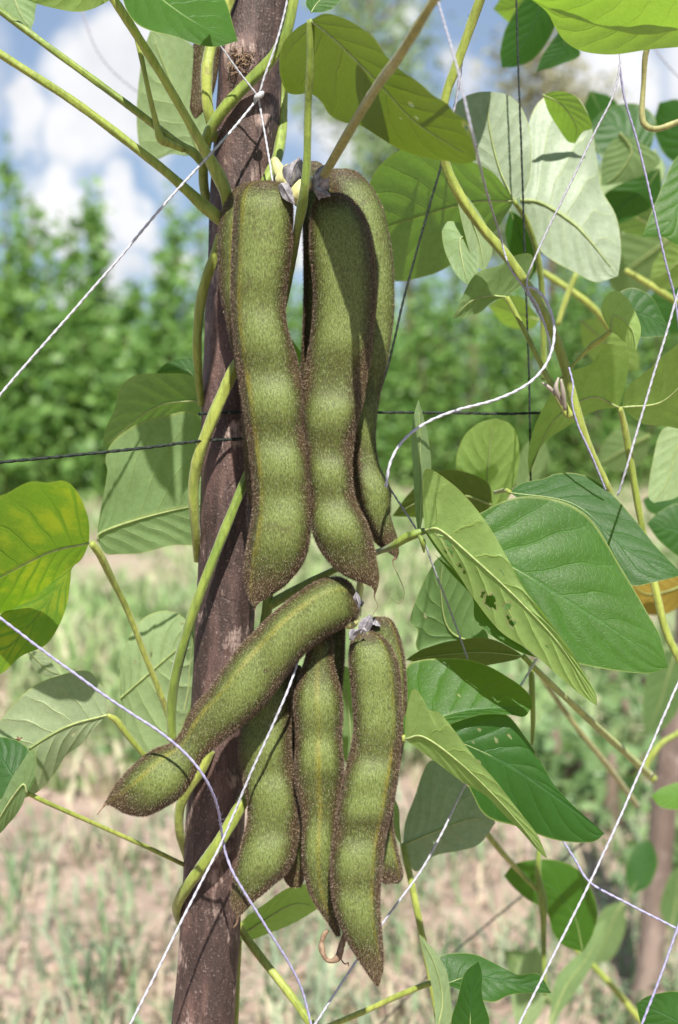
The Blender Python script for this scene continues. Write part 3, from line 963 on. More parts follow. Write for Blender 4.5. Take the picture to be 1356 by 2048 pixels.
leaf('wide sagging pale leaf draped across the middle of the right side',
     [dict(base=(1238, 815), tip=(1058, 950), A=[(1250, 770), (1256, 710), (1230, 690), (1210, 690), (1180, 730), (1142, 744), (1098, 792), (1070, 850), (1057, 905)], B=[(1190, 822), (1142, 850), (1095, 880), (1070, 915)],
           mid=[(1180, 795), (1105, 845)], d=0.64, gy=.75, gx=.1, mat='leaf_lime'),
      dict(base=(1245, 815), tip=(1420, 640), A=[(1255, 775), (1300, 735), (1356, 685)], B=[(1280, 845), (1330, 852), (1390, 850), (1440, 740)], d=0.63, gy=.8, mat='leaf_lime')],
     petiole=[(1240, 815, .64, 5), (1250, 860, .645, 7), (1262, 930, .65, 7), (1278, 1020, .655, 7), (1296, 1110, .66, 7), (1316, 1200, .66, 8), (1335, 1270, .66, 8), (1375, 1350, .66, 8)], joint=(1240, 815, .64))
leaf('bright hanging leaf at the right edge under the wide sagging leaf', [dict(base=(1375, 850), tip=(1308, 1006), A=[(1325, 860), (1305, 930), (1297, 990)], B=[(1390, 920), (1360, 990)], d=0.70, gy=-.1, mat='leaf_pale')])
leaf('upright rounded green leaf behind the white cord loop',
     [dict(base=(985, 1048), tip=(990, 836), A=[(935, 1000), (912, 940), (925, 880), (955, 848)], B=[(1020, 990), (1038, 930), (1036, 880), (1020, 848)], d=0.70, gy=.45, side='under', mat='leaf_lime', rib=2),
      dict(base=(985, 1010), tip=(785, 1032), A=[(975, 965), (915, 940), (870, 946), (820, 985)], B=[(960, 1030), (900, 1040), (840, 1035)], d=0.69, gy=1.0, mat='leaf_olive')])
leaf('blurred broad leaf filling the gap right of the silvery leaf', [dict(base=(1350, 470), tip=(1215, 560), A=[(1300, 440), (1240, 470), (1205, 520)], B=[(1350, 540), (1290, 590), (1240, 590)], d=1.15, gy=.5, mat='leaf')])
leaf('blurred dark leaf at the right edge between two lilac cords', [dict(base=(1400, 560), tip=(1290, 640), A=[(1350, 545), (1300, 590)], B=[(1390, 650), (1340, 670)], d=1.2, gy=.2, side='top', mat='leaf_dark')])
leaf('blurred pale leaf behind the dark cluster under the corner leaf', [dict(base=(1180, 420), tip=(1300, 330), A=[(1200, 340), (1250, 310)], B=[(1260, 440), (1310, 390)], d=1.1, gy=-.1, mat='leaf_pale')])
leaf('dark leaf high at the right edge behind the brownish stalk', [dict(base=(1410, 330), tip=(1318, 205), A=[(1340, 320), (1308, 260)], B=[(1400, 240), (1360, 200)], d=.95, gy=.2, side='top', mat='leaf_dark')])
leaf('blurred yellow green leaf low behind the folded leaf group', [dict(base=(1080, 640), tip=(975, 610), A=[(1050, 600), (1010, 590)], B=[(1060, 660), (1010, 650)], d=.9, gy=1.0, mat='leaf_lime')])
leaf('shaded leaf hanging between black cord and silvery leaf', [dict(base=(1020, 420), tip=(1060, 560), A=[(1010, 470), (1030, 530)], B=[(1060, 450), (1082, 510)], d=.74, gy=.2, side='top', mat='leaf_dark')])
leaf('blurred green leaf behind the top of the silvery leaf', [dict(base=(1180, 180), tip=(1240, 330), A=[(1165, 230), (1190, 300)], B=[(1230, 200), (1262, 270)], d=1.0, gy=.2, side='top', mat='leaf_dark')])
leaf('blurred green leaf at right between cord and corner, below the dark cluster', [dict(base=(1330, 480), tip=(1200, 400), A=[(1270, 470), (1215, 450)], B=[(1310, 420), (1250, 385)], d=.95, gy=.8, mat='leaf')])
leaf('shaded leaf behind the cupped pale leaf', [dict(base=(1160, 640), tip=(1280, 740), A=[(1170, 700), (1220, 740)], B=[(1220, 640), (1270, 690)], d=.95, gy=.6, mat='leaf_lime')])
leaf('blurred leaf between the rounded green leaf and the black cord', [dict(base=(1040, 1010), tip=(1085, 870), A=[(1030, 950), (1050, 890)], B=[(1080, 980), (1100, 920)], d=1.0, gy=.4, mat='leaf')])
leaf('drooping dark leaf under the bright hanging leaf at right', [dict(base=(1380, 1000), tip=(1285, 1000), A=[(1340, 985), (1310, 985)], B=[(1350, 1035), (1300, 1025)], d=.9, gy=-.2, side='top', mat='leaf_dark')])
leaf('dark leaf in the shade right of the thin straw stalk', [dict(base=(1356, 1290), tip=(1290, 1470), A=[(1310, 1320), (1285, 1400)], B=[(1370, 1380), (1335, 1450)], d=1.1, gy=.3, mat='leaf_dark')])
leaf('blurred leaf pair low behind the limp leaf', [dict(base=(1250, 1800), tip=(1190, 1930), A=[(1205, 1820), (1180, 1880)], B=[(1250, 1860), (1225, 1915)], d=1.2, gy=.3, mat='leaf'), dict(base=(1260, 1790), tip=(1300, 1680), A=[(1250, 1740), (1270, 1690)], B=[(1300, 1770), (1315, 1720)], d=1.2, gy=-.3, side='top', mat='leaf_dark')])
leaf('dark shaded leaf against the lower end of the far pole', [dict(base=(1340, 1860), tip=(1356, 1730), A=[(1320, 1820), (1335, 1760)], B=[(1375, 1840), (1380, 1770)], d=1.4, gy=.2, mat='leaf_dark')])
leaf('pale leaf beneath the limp leaf near its bud stalk', [dict(base=(1110, 2010), tip=(1010, 1900), A=[(1060, 2000), (1020, 1950)], B=[(1090, 1950), (1050, 1905)], d=1.1, gy=.2, mat='leaf')])
leaf('green leaf at the right edge above the cupped pale leaf', [dict(base=(1400, 500), tip=(1300, 560), A=[(1350, 480), (1310, 520)], B=[(1380, 560), (1330, 580)], d=.82, gy=.6, mat='leaf_lime')])
leaf('leaf low at the right edge left of the hanging bright leaf', [dict(base=(1300, 870), tip=(1195, 930), A=[(1250, 850), (1205, 885)], B=[(1290, 920), (1240, 945)], d=1.05, gy=.5, mat='leaf')])
# ---- the sharp trifoliate leaf right of the pods
DJ = 0.575
leaf('sharp three part leaf right of the pods, its front leaflet folded and riddled with holes',
     [dict(base=(848, 1062), tip=(1336, 1335), A=[(900, 1045), (955, 1030), (1000, 1006), (1042, 993), (1092, 995), (1142, 1010), (1182, 1040), (1220, 1100), (1256, 1160), (1290, 1220), (1322, 1275)],
           B=[(880, 1110), (940, 1180), (1020, 1250), (1100, 1310), (1165, 1330), (1240, 1343), (1300, 1347)], mid=[(940, 1090), (1042, 1145), (1107, 1186), (1228, 1261)],
           d=DJ + .006, gy=-.33, gx=.06, side='top', mat='leaf', fold=.06, rib=3.2, nt=60, nu=22, label='broad green leaflet in full sun'),
      dict(base=(850, 1060), tip=(1194, 1412), A=[(846, 1000), (851, 938), (902, 966), (946, 1010), (986, 1065), (1012, 1112), (1052, 1182), (1110, 1260), (1152, 1322), (1188, 1382)],
           B=[(868, 1085), (890, 1115), (918, 1150), (950, 1200), (1000, 1262), (1060, 1302), (1110, 1346), (1160, 1388)], mid=[(880, 1060), (942, 1112), (1042, 1205), (1127, 1300)],
           d=DJ - .006, gy=.30, gx=-.50, side='under', mat='leaf_lime', fold=.02, rib=3.2, label='folded leaflet riddled with holes',
           holes=[(.25, .06, .22, .018), (.35, .115, .2, .022), (.75, .12, .12, .02), (.60, .165, .22, .03), (.2, .19, .05, .012), (.78, .225, .2, .022), (.72, .40, .2, .03), (.48, .395, .12, .016),
                  (.35, .455, .12, .022), (.60, .51, .14, .022), (-.25, .40, .05, .012), (-.3, .55, .04, .01), (.70, .35, .12, .012), (.45, .68, .06, .012), (.3, .28, .05, .014)]),
      dict(base=(870, 1110), tip=(1076, 1316), A=[(930, 1160), (985, 1225), (1040, 1288)], B=[(905, 1150), (945, 1195), (951, 1240), (992, 1277), (1040, 1304)], d=DJ + .012, gy=-.4, side='top', mat='leaf', fold=.2, name='curled_margin', rib=.8),
      dict(base=(838, 1078), tip=(837, 799), A=[(830, 1020), (827, 950), (822, 880), (828, 830)], B=[(848, 1020), (862, 940), (857, 880), (846, 830)], d=DJ + .004, gx=1.2, side='under', mat='leaf', fold=.4, rib=2, label='narrow leaflet seen edge on')],
     petiole=[(850, 1061, DJ, 6), (832, 1067, DJ, 9), (810, 1076, DJ + .002, 9.5), (785, 1092, DJ + .006, 7), (750, 1106, .598, 6), (690, 1130, .612, 6), (600, 1175, .618, 9), (540, 1210, .622, 10)], pmat='stem', joint=(848, 1062, DJ),
     extra=[[(838, 1070, DJ - .002, 3), (846, 1085, DJ - .002, 6), (848, 1105, DJ, 1.5)]])
leaf('dull green leaf behind the sunlit broad leaflet, top of the right lower group',
     [dict(base=(1020, 985), tip=(1366, 1150), A=[(1042, 966), (1085, 957), (1105, 948), (1142, 945), (1182, 956), (1222, 986), (1266, 1035), (1312, 1092)], B=[(1080, 1030), (1150, 1080), (1220, 1140), (1262, 1171), (1310, 1164)],
           d=0.615, gy=-.55, side='top', mat='leaf_dark')], petiole=[(1020, 985, .615, 4), (1010, 980, .62, 5), (990, 985, .63, 4)])
leaf('upright dark green leaf with notched edge between pods and riddled leaflet',
     [dict(base=(975, 1292), tip=(890, 1106), A=[(912, 1285), (846, 1302), (832, 1290), (836, 1262), (821, 1240), (840, 1180), (868, 1125)], B=[(975, 1270), (958, 1238), (948, 1200), (925, 1145)], d=0.64, gy=.3, mat='leaf_dark', side='under',
           holes=[(-.55, .55, .05, .02)])])
leaf('narrow olive leaf lying just above the lower folded leaves',
     [dict(base=(1046, 1312), tip=(811, 1320), A=[(1022, 1296), (977, 1277), (917, 1280), (846, 1298)], B=[(1022, 1322), (940, 1335), (870, 1330)], d=0.625, gy=1.1, mat='leaf_olive', rib=2)],
     petiole=[(1046, 1312, .625, 5), (1075, 1342, .63, 6), (1120, 1385, .65, 6), (1190, 1450, .69, 7), (1300, 1550, .76, 8)])
leaf('lower sharp three part leaf right of the bottom pods',
     [dict(base=(808, 1475), tip=(1064, 1414), A=[(808, 1400), (813, 1336), (840, 1320), (885, 1316), (932, 1318), (976, 1332), (1012, 1352), (1044, 1374), (1062, 1396)], B=[(850, 1470), (900, 1450), (960, 1430), (1020, 1430), (1048, 1433)],
           mid=[(830, 1460), (882, 1434), (952, 1419)], holes=[(-.9, .12, .10, .02), (1.0, .7, .08, .02), (-.3, .5, .03, .007)], d=0.583, gy=-.65, side='top', mat='leaf', nt=56, nu=20, label='upper leaflet with dull sheen'),
      dict(base=(810, 1478), tip=(1095, 1718), A=[(812, 1430), (826, 1378), (845, 1395), (858, 1420), (880, 1426), (906, 1456), (946, 1510), (992, 1562), (1040, 1624), (1076, 1672)],
           B=[(830, 1494), (872, 1524), (922, 1562), (972, 1592), (1004, 1626), (1040, 1660), (1076, 1702)], mid=[(850, 1475), (930, 1535), (1020, 1625)], d=0.570, gy=.55, gx=-.35, side='under', mat='leaf_lime', fold=.04, nt=56, label='folded leaflet showing its pale underside'),
      dict(base=(880, 1470), tip=(1209, 1667), A=[(908, 1440), (930, 1428), (956, 1421), (990, 1421), (1022, 1436), (1056, 1480), (1086, 1530), (1106, 1566), (1142, 1606), (1182, 1642)],
           B=[(915, 1530), (945, 1590), (962, 1622), (986, 1640), (1038, 1654), (1096, 1676), (1140, 1684), (1186, 1683)], mid=[(950, 1497), (1027, 1535), (1120, 1600)], holes=[(-.55, .22, .05, .012), (-.35, .30, .06, .009), (-.62, .36, .04, .012), (.3, .25, .04, .008), (-1.0, .55, .06, .02), (-.15, .18, .03, .008)], d=0.590, gy=-.15, gx=.1, side='top', mat='leaf_dark', nt=56, nu=20, label='dark green shaded leaflet')],
     petiole=[(808, 1476, .583, 7), (790, 1485, .60, 7), (765, 1500, .612, 6), (740, 1520, .62, 5)], joint=(808, 1476, .58))
leaf('greyish pale leaf behind the lower folded leaves, right of the lowest pods',
     [dict(base=(806, 1690), tip=(991, 1646), A=[(812, 1640), (828, 1595), (858, 1524), (888, 1530), (906, 1548), (938, 1575), (976, 1618)], B=[(828, 1742), (870, 1712), (922, 1702), (962, 1688)], mid=[(880, 1660), (946, 1637)], d=0.66, gy=-.1, mat='leaf_silver'),
      dict(base=(803, 1692), tip=(784, 1590), A=[(786, 1660), (778, 1620)], B=[(800, 1660), (797, 1615)], d=0.655, mat='leaf', rib=1.5)],
     petiole=[(806, 1688, .66, 7), (815, 1730, .655, 7), (828, 1790, .652, 7), (846, 1880, .65, 7), (862, 1960, .65, 7), (880, 2060, .65, 7)], joint=(806, 1690, .66))
leaf('limp green leaf hanging over the soil left of the far pole',
     [dict(base=(1166, 1904), tip=(1008, 1752), A=[(1128, 1892), (1106, 1866), (1092, 1822), (1056, 1800), (1026, 1774)], B=[(1186, 1866), (1194, 1820), (1178, 1770), (1152, 1736), (1107, 1719), (1060, 1720), (1026, 1730)], d=0.80, gy=.1, side='top', mat='leaf')])
leaf('three narrow shaded leaflets at the bottom edge beside the yellow stalk',
     [dict(base=(872, 2070), tip=(838, 1868), A=[(868, 2000), (857, 1945), (845, 1900)], B=[(902, 2050), (900, 1985), (892, 1940), (866, 1898)], d=0.60, gx=.5, mat='leaf_pale', fold=.3),
      dict(base=(890, 1968), tip=(1102, 1986), A=[(884, 1935), (880, 1913), (907, 1906), (947, 1908), (977, 1920), (1017, 1941), (1040, 1950), (1077, 1948)], B=[(920, 1980), (950, 1995), (985, 2004), (1018, 1990), (1060, 1986)], d=0.61, gy=-.4, side='top', mat='leaf_dark', wave=.004),
      dict(base=(940, 2080), tip=(957, 1923), A=[(903, 2050), (916, 1995), (930, 1945)], B=[(978, 2050), (965, 1995), (965, 1950)], d=0.595, gx=-.3, side='top', mat='leaf_dark', fold=.3)],
     petiole=[(890, 1968, .61, 4), (862, 1966, .615, 6), (800, 1990, .62, 6), (730, 2022, .625, 6), (640, 2060, .63, 6)])
leaf('dark leaf in the lower right corner below the far pole', [dict(base=(1400, 2090), tip=(1272, 2008), A=[(1370, 1990), (1305, 1990)], B=[(1350, 2080), (1290, 2060)], d=0.62, gy=-.2, side='top', mat='leaf_dark')])
leaf('small bright leaf crossing the far pole', [dict(base=(1400, 1600), tip=(1302, 1592), A=[(1365, 1566), (1325, 1575)], B=[(1362, 1618), (1322, 1614)], d=0.85, gy=-.3, side='top', mat='leaf_lime')])
leaf('long slanting blade like leaf near the bottom right', [dict(base=(1096, 2060), tip=(1213, 1838), A=[(1112, 1960), (1160, 1905), (1190, 1855)], B=[(1140, 2000), (1180, 1940), (1205, 1890)], d=0.95, gx=.2, mat='leaf')])
leaf('pale blurred leaf at the bottom edge behind the slanting cord', [dict(base=(1040, 2080), tip=(1072, 1890), A=[(1025, 2010), (1035, 1930)], B=[(1085, 2020), (1092, 1940)], d=1.0, mat='leaf_pale')])
leaf('dark shaded leaf at the right edge above the yellow dead leaf', [dict(base=(1400, 1060), tip=(1294, 1048), A=[(1365, 1008), (1322, 1022)], B=[(1380, 1120), (1325, 1088)], d=0.75, gy=-.2, side='top', mat='leaf_dark')])
leaf('dead yellow leaf showing under the dull green leaf at the right edge', [dict(base=(1390, 1150), tip=(1262, 1168), A=[(1340, 1140), (1300, 1150)], B=[(1370, 1200), (1330, 1228), (1280, 1222)], d=0.80, gy=.1, mat='leaf_dead')])
# ---- left side
leaf('three part leaf at the left, one leaflet yellow and glowing, one pale against the post',
     [dict(base=(178, 1086), tip=(-70, 1195), A=[(177, 1040), (158, 990), (132, 962), (98, 966), (62, 964), (22, 985), (-20, 1020)], B=[(162, 1120), (130, 1142), (80, 1186), (40, 1210), (0, 1228), (-40, 1225)], mid=[(100, 1105), (10, 1150)],
           d=0.555, gy=1.5, side='under', mat='leaf_yellow', rib=3.5, label='yellow and green leaflet glowing with sunlight'),
      dict(base=(196, 1082), tip=(428, 1003), A=[(194, 1050), (204, 990), (211, 940), (207, 915), (226, 880), (281, 846), (332, 832), (392, 828), (425, 900)], B=[(212, 1108), (240, 1109), (290, 1105), (345, 1090), (400, 1082)], mid=[(205, 1064), (300, 1032)],
           d=0.645, gy=.25, side='under', mat='leaf', rib=4, label='pale leaflet streaked with shadows'),
      dict(base=(170, 1098), tip=(-50, 1370), A=[(100, 1150), (0, 1230), (-60, 1290)], B=[(146, 1130), (141, 1165), (134, 1210), (116, 1255), (90, 1290), (42, 1312), (5, 1345)], mid=[(80, 1225)],
           d=0.60, gy=-.1, side='top', mat='leaf_yellow', rib=2, label='mottled yellow and green lower leaflet')],
     petiole=[(182, 1086, .585, 7), (200, 1110, .59, 8), (225, 1160, .60, 7), (255, 1220, .61, 6.5), (290, 1310, .62, 6), (322, 1390, .628, 6), (345, 1455, .632, 6)], joint=(182, 1086, .585))
leaf('shaded leaf with sunlit streaks touching the post left of the black cords',
     [dict(base=(404, 800), tip=(206, 895), A=[(398, 765), (372, 748), (330, 747), (286, 748), (256, 757), (237, 782), (230, 815), (211, 858)], B=[(400, 826), (370, 834), (320, 842), (280, 860), (240, 886)], mid=[(310, 815)], d=0.66, gy=.95, side='under', mat='leaf')])
leaf('small bluish dark leaf tip behind the shaded leaf by the post', [dict(base=(392, 760), tip=(312, 746), A=[(386, 720), (365, 716), (332, 726)], B=[(350, 760)], d=0.70, gy=-.2, side='top', mat='leaf_dark')])
leaf('drooping leaf at left with brown blotches and a round hole',
     [dict(base=(214, 1430), tip=(-40, 1570), A=[(214, 1390), (197, 1364), (176, 1342), (140, 1345), (80, 1365), (35, 1400), (0, 1440), (-40, 1500)], B=[(190, 1455), (162, 1490), (132, 1512), (112, 1545), (66, 1590), (0, 1600)], mid=[(130, 1455), (40, 1510)],
           d=0.60, gy=.1, gx=.05, side='under', mat='leaf_spotted', holes=[(.45, .22, .10, .03)])],
     petiole=[(214, 1430, .60, 4), (232, 1440, .602, 7), (255, 1470, .605, 6.5), (292, 1515, .61, 6), (330, 1560, .618, 6)])
leaf('dry grey leaf scrap under the mottled yellow leaflet', [dict(base=(50, 1296), tip=(122, 1350), A=[(90, 1312)], B=[(70, 1340), (90, 1352)], d=0.66, mat='leaf_spotted', rib=1.2)])
leaf('dark green folded leaf at the left edge on a thin yellow stalk',
     [dict(base=(55, 1588), tip=(-30, 1480), A=[(70, 1545), (62, 1510), (38, 1483), (0, 1474)], B=[(30, 1590), (0, 1600), (-30, 1560)], d=0.585, gy=-.5, side='top', mat='leaf_dark'),
      dict(base=(54, 1586), tip=(-30, 1700), A=[(72, 1540), (68, 1497), (30, 1545), (0, 1600), (-20, 1640)], B=[(40, 1620), (15, 1652), (-5, 1672)], d=0.575, gy=.4, mat='leaf')],
     petiole=[(55, 1586, .58, 4.5), (100, 1608, .585, 5), (200, 1652, .60, 4.5), (300, 1697, .615, 4.5), (375, 1733, .628, 4.5)])
leaf('pale leaf with dark shaded top and light spots behind the long stalk at left',
     [dict(base=(241, 1396), tip=(388, 1270), A=[(243, 1320), (258, 1275), (285, 1236), (320, 1220), (352, 1226), (375, 1246)], B=[(250, 1465), (282, 1506), (332, 1512), (360, 1470), (385, 1380)], mid=[(300, 1345)], d=0.665, gy=.1, side='under', mat='leaf_pale',
           holes=[(-.45, .35, .06, .02), (-.3, .5, .05, .02), (-.75, .85, .08, .025)]),
      dict(base=(360, 1450), tip=(392, 1240), A=[(354, 1390), (362, 1310)], B=[(390, 1440), (400, 1340)], d=0.67, gy=.2, mat='leaf')])
leaf('bright green leaf behind the foot of the hanging pods, right of the post',
     [dict(base=(470, 1880), tip=(640, 1815), A=[(487, 1840), (530, 1808), (567, 1780), (608, 1768), (632, 1790)], B=[(500, 1880), (540, 1866), (590, 1845)], d=0.655, gy=.5, side='under', mat='leaf_lime')])
leaf('sliver of leaf in the gap between the two front upper pods', [dict(base=(585, 680), tip=(604, 790), A=[(582, 730)], B=[(606, 715), (608, 760)], d=0.66, side='top', mat='leaf')])
leaf('leaf glimpsed between the middle and right lower pods', [dict(base=(670, 1330), tip=(712, 1560), A=[(672, 1400), (682, 1500)], B=[(705, 1345), (722, 1440), (722, 1520)], d=0.66, gy=.2, mat='leaf')])

# unseen leaves added above the frame to cast shade on the ones below
leaf('unseen leaf added above the top edge to shade the pale pair of leaves', [dict(base=(880, -40), tip=(760, -330), A=[(780, -90), (735, -200)], B=[(860, -160), (820, -270)], d=0.592, gy=-.3, side='under', mat='leaf'),
     dict(base=(905, -45), tip=(1010, -330), A=[(900, -150), (930, -270)], B=[(985, -90), (1035, -200)], d=0.592, gy=-.3, side='under', mat='leaf')])
leaf('unseen leaf added above the top edge to shade the back right pod', [dict(base=(775, -55), tip=(790, -320), A=[(735, -110), (742, -220)], B=[(812, -110), (826, -220)], d=0.490, gy=0, side='under', mat='leaf')])
leaf('unseen leaf added above the top edge to shade the leaves left of the post', [dict(base=(330, -60), tip=(240, -330), A=[(262, -110), (215, -220)], B=[(322, -160), (300, -260)], d=0.485, gy=-.3, side='under', mat='leaf'),
     dict(base=(345, -70), tip=(420, -330), A=[(350, -160), (375, -270)], B=[(398, -110), (440, -210)], d=0.485, gy=-.35, side='under', mat='leaf')])

# ------------------------------------------------------------------ vines
def vine(label, pts, mat='stem', cat='vine', name='vine_stem', group=None):
    return tag(tube(name, pts, M[mat]), label, cat, group)


vine('straight yellow green stalk from the left edge to the pod tops, lower of two', [(-60, 66, .575, 8), (0, 108, .577, 8), (150, 205, .585, 8.5), (300, 318, .592, 9), (370, 378, .596, 10), (405, 410, .598, 13), (432, 432, .598, 12), (447, 447, .60, 9)], 'stem_yellow')
vine('stalk slanting from the upper left corner to the post, forking before it', [(-40, -10, .60, 7), (0, 22, .60, 7), (130, 118, .602, 7), (271, 221, .605, 7.5), (351, 284, .606, 8), (385, 305, .606, 9.5), (402, 324, .608, 8)], 'stem')
vine('thin stalk dropping to join the forked stalk left of the post', [(262, 40, .60, 5), (278, 95, .601, 5), (300, 195, .602, 5), (314, 252, .603, 6.5), (322, 278, .603, 9), (345, 290, .604, 7), (368, 300, .605, 6)], 'stem_yellow')
vine('long stalk from the top edge curving down to the left front pod', [(200, -40, .585, 9), (228, 0, .587, 9), (280, 80, .59, 9), (332, 165, .592, 8.5), (390, 265, .593, 9), (415, 310, .594, 11), (436, 350, .595, 13.5), (451, 385, .596, 13), (455, 420, .60, 10)], 'stem_yellow')
vine('thick vine crossing the upper post diagonally and hooking down', [(594, -60, .60, 11), (586, 0, .60, 11), (574, 60, .601, 11.5), (548, 112, .603, 12), (502, 160, .605, 12), (452, 214, .607, 12), (422, 258, .61, 11.5), (409, 300, .614, 10.5), (406, 345, .62, 9.5), (410, 385, .63, 9), (425, 420, .64, 9)], 'stem')
vine('vine running up the left side of the post top beside the dark hidden pod', [(468, -40, .612, 12), (455, 10, .614, 12), (430, 70, .612, 12), (415, 130, .61, 12), (414, 200, .61, 11), (422, 245, .612, 10), (428, 280, .618, 9)], 'stem_yellow')
vine('vine hugging the right side of the post top down to the pods', [(566, 150, .63, 9), (565, 200, .63, 10), (563, 260, .625, 11), (556, 310, .618, 11), (543, 340, .612, 11), (528, 370, .608, 10)], 'stem')
vine('pale olive stalk slanting down from the top edge to the right pods', [(910, -60, .432, 9.5), (868, 0, .443, 9.5), (800, 110, .464, 10), (760, 165, .492, 10), (700, 260, .538, 9.5), (655, 338, .564, 9), (640, 365, .578, 8)], 'stem_olive')
vine('long vine from the top edge passing behind the olive leaf down the right side', [(985, -60, .575, 9), (960, 0, .58, 9.5), (935, 70, .585, 9.5), (910, 140, .588, 9.5), (892, 190, .59, 9), (884, 260, .592, 9.5), (890, 325, .595, 10), (922, 395, .597, 10), (968, 460, .60, 10), (1010, 508, .602, 10), (1060, 580, .605, 9.5), (1106, 665, .608, 9.5), (1132, 740, .61, 9), (1150, 810, .611, 10), (1168, 865, .612, 7.5), (1190, 920, .614, 7), (1220, 985, .618, 7), (1250, 1060, .63, 6)], 'stem_yellow')
vine('vine bowing out along the left edge of the post beside the upper pods', [(440, 470, .606, 9), (430, 510, .606, 10), (412, 560, .608, 10.5), (399, 620, .61, 10), (394, 690, .612, 9), (397, 750, .616, 8), (403, 810, .624, 7)], 'stem_yellow')
vine('vine crossing the post from behind the left front pod and down its left edge', [(500, 690, .602, 10), (470, 735, .602, 11.5), (445, 790, .602, 12), (422, 845, .602, 12), (400, 905, .605, 12), (388, 965, .61, 11), (388, 1020, .614, 10), (392, 1070, .62, 9), (395, 1120, .63, 8)], 'stem_yellow')
vine('vine crossing the middle of the post from the pods toward lower left', [(510, 910, .606, 8), (488, 965, .605, 9), (462, 1030, .603, 9.5), (438, 1090, .602, 10), (405, 1175, .603, 10), (375, 1260, .607, 10), (352, 1345, .612, 10), (343, 1410, .616, 9.5), (344, 1480, .62, 9)], 'stem')
vine('vine hooking round the left of the post just below the diagonal pod', [(420, 1500, .612, 10), (402, 1540, .612, 10.5), (374, 1580, .614, 10.5), (359, 1620, .618, 10), (360, 1665, .624, 9), (374, 1715, .636, 8)], 'stem_yellow')
vine('vine spiralling across the lowest part of the post', [(520, 1540, .618, 10), (492, 1590, .608, 12), (465, 1640, .604, 12.5), (435, 1690, .602, 12.5), (400, 1738, .605, 12), (370, 1780, .611, 11), (354, 1815, .62, 9.5), (358, 1842, .632, 8)], 'stem_yellow')
vine('stalk slanting down right from the post foot below the pods', [(470, 1835, .64, 7), (490, 1872, .64, 8), (530, 1925, .635, 8.5), (575, 1982, .63, 8.5), (625, 2052, .625, 8.5)], 'stem_yellow')
vine('thin pale stalk running down the right edge of the post foot', [(480, 1880, .65, 4), (474, 1960, .65, 6.5), (470, 2060, .65, 6.5)], 'stem_yellow')
vine('brownish stalk hanging from the corner leaf and bending right', [(1310, 60, .60, 5), (1292, 105, .605, 6), (1287, 170, .61, 5), (1284, 225, .61, 6), (1290, 250, .61, 7), (1312, 258, .61, 6), (1345, 248, .61, 6), (1400, 225, .61, 6)], 'stem_olive')
vine('blurred yellow stalk behind the silvery leaf at right', [(1060, 530, .85, 6), (1110, 560, .85, 7), (1180, 610, .85, 7), (1220, 660, .86, 6)], 'stem_yellow')
vine('blurred short stalk crossing below the silvery leaf', [(1152, 548, .8, 6), (1135, 590, .8, 6), (1115, 650, .8, 5)], 'stem_yellow')
vine('blurred stalk reaching the right edge above the cupped leaf', [(1250, 540, .9, 5), (1300, 570, .9, 7), (1380, 620, .9, 7)], 'stem_yellow')
vine('thin straw coloured stalk slanting behind the lower right cords', [(1080, 1350, .9, 5), (1150, 1450, .92, 5.5), (1210, 1525, .95, 6), (1275, 1612, 1.0, 6)], 'stem_olive')
vine('upright thin stalk with a bud left of the limp green leaf', [(1078, 1700, .78, 5), (1076, 1750, .78, 6), (1085, 1800, .78, 9), (1087, 1850, .78, 6), (1088, 1930, .78, 5), (1090, 1990, .78, 4)], 'stem')
vine('yellow stalk slanting to the bottom edge left of the far pole', [(1130, 1880, 1.0, 5), (1180, 1925, 1.0, 6), (1235, 1985, 1.0, 7), (1300, 2065, 1.0, 7)], 'stem_yellow')
vine('short pale stalk above the limp green leaf', [(960, 1650, .75, 6), (1000, 1700, .76, 6), (1040, 1745, .78, 5), (1075, 1780, .78, 5)], 'stem_yellow')
vine('stalk curling beside the far pole top at the right edge', [(1310, 1560, .9, 8), (1290, 1535, .9, 8), (1320, 1490, .9, 6), (1350, 1470, .9, 6), (1400, 1440, .9, 6)], 'stem_yellow')
vine('upright thin stalk below the narrow olive leaf', [(1062, 1320, .66, 6), (1064, 1380, .66, 6), (1066, 1440, .66, 5), (1064, 1490, .66, 3)], 'stem')
vine('green stalk passing behind the upper end of the diagonal pod', [(533, 1150, .622, 10), (535, 1210, .622, 10), (520, 1290, .628, 9)], 'stem')

# flower bud on the long vine
fb = tag(empty('flower_bud', P(1100, 775, .608)), 'small withered pinkish flower bud beside the long vine on the right', 'bud')
m_, t_, o_ = material('withered_petal')
principled(t_, o_, col=t_.mix(t_.noise(None, 300.0), (0.24, 0.19, 0.19), (0.40, 0.36, 0.26)), rough=0.7)
M['petal'] = m_
for k, pts in enumerate(([(1112, 790, .606, 3), (1098, 775, .604, 4), (1084, 765, .604, 1.5)], [(1125, 810, .606, 3), (1112, 778, .602, 5), (1117, 755, .602, 2)], [(1130, 820, .606, 4), (1126, 785, .602, 5), (1122, 758, .60, 2)])):
    tube('petal', pts, M['petal'], fb, n=10)

# ------------------------------------------------------------------ pods
PODN = [0]


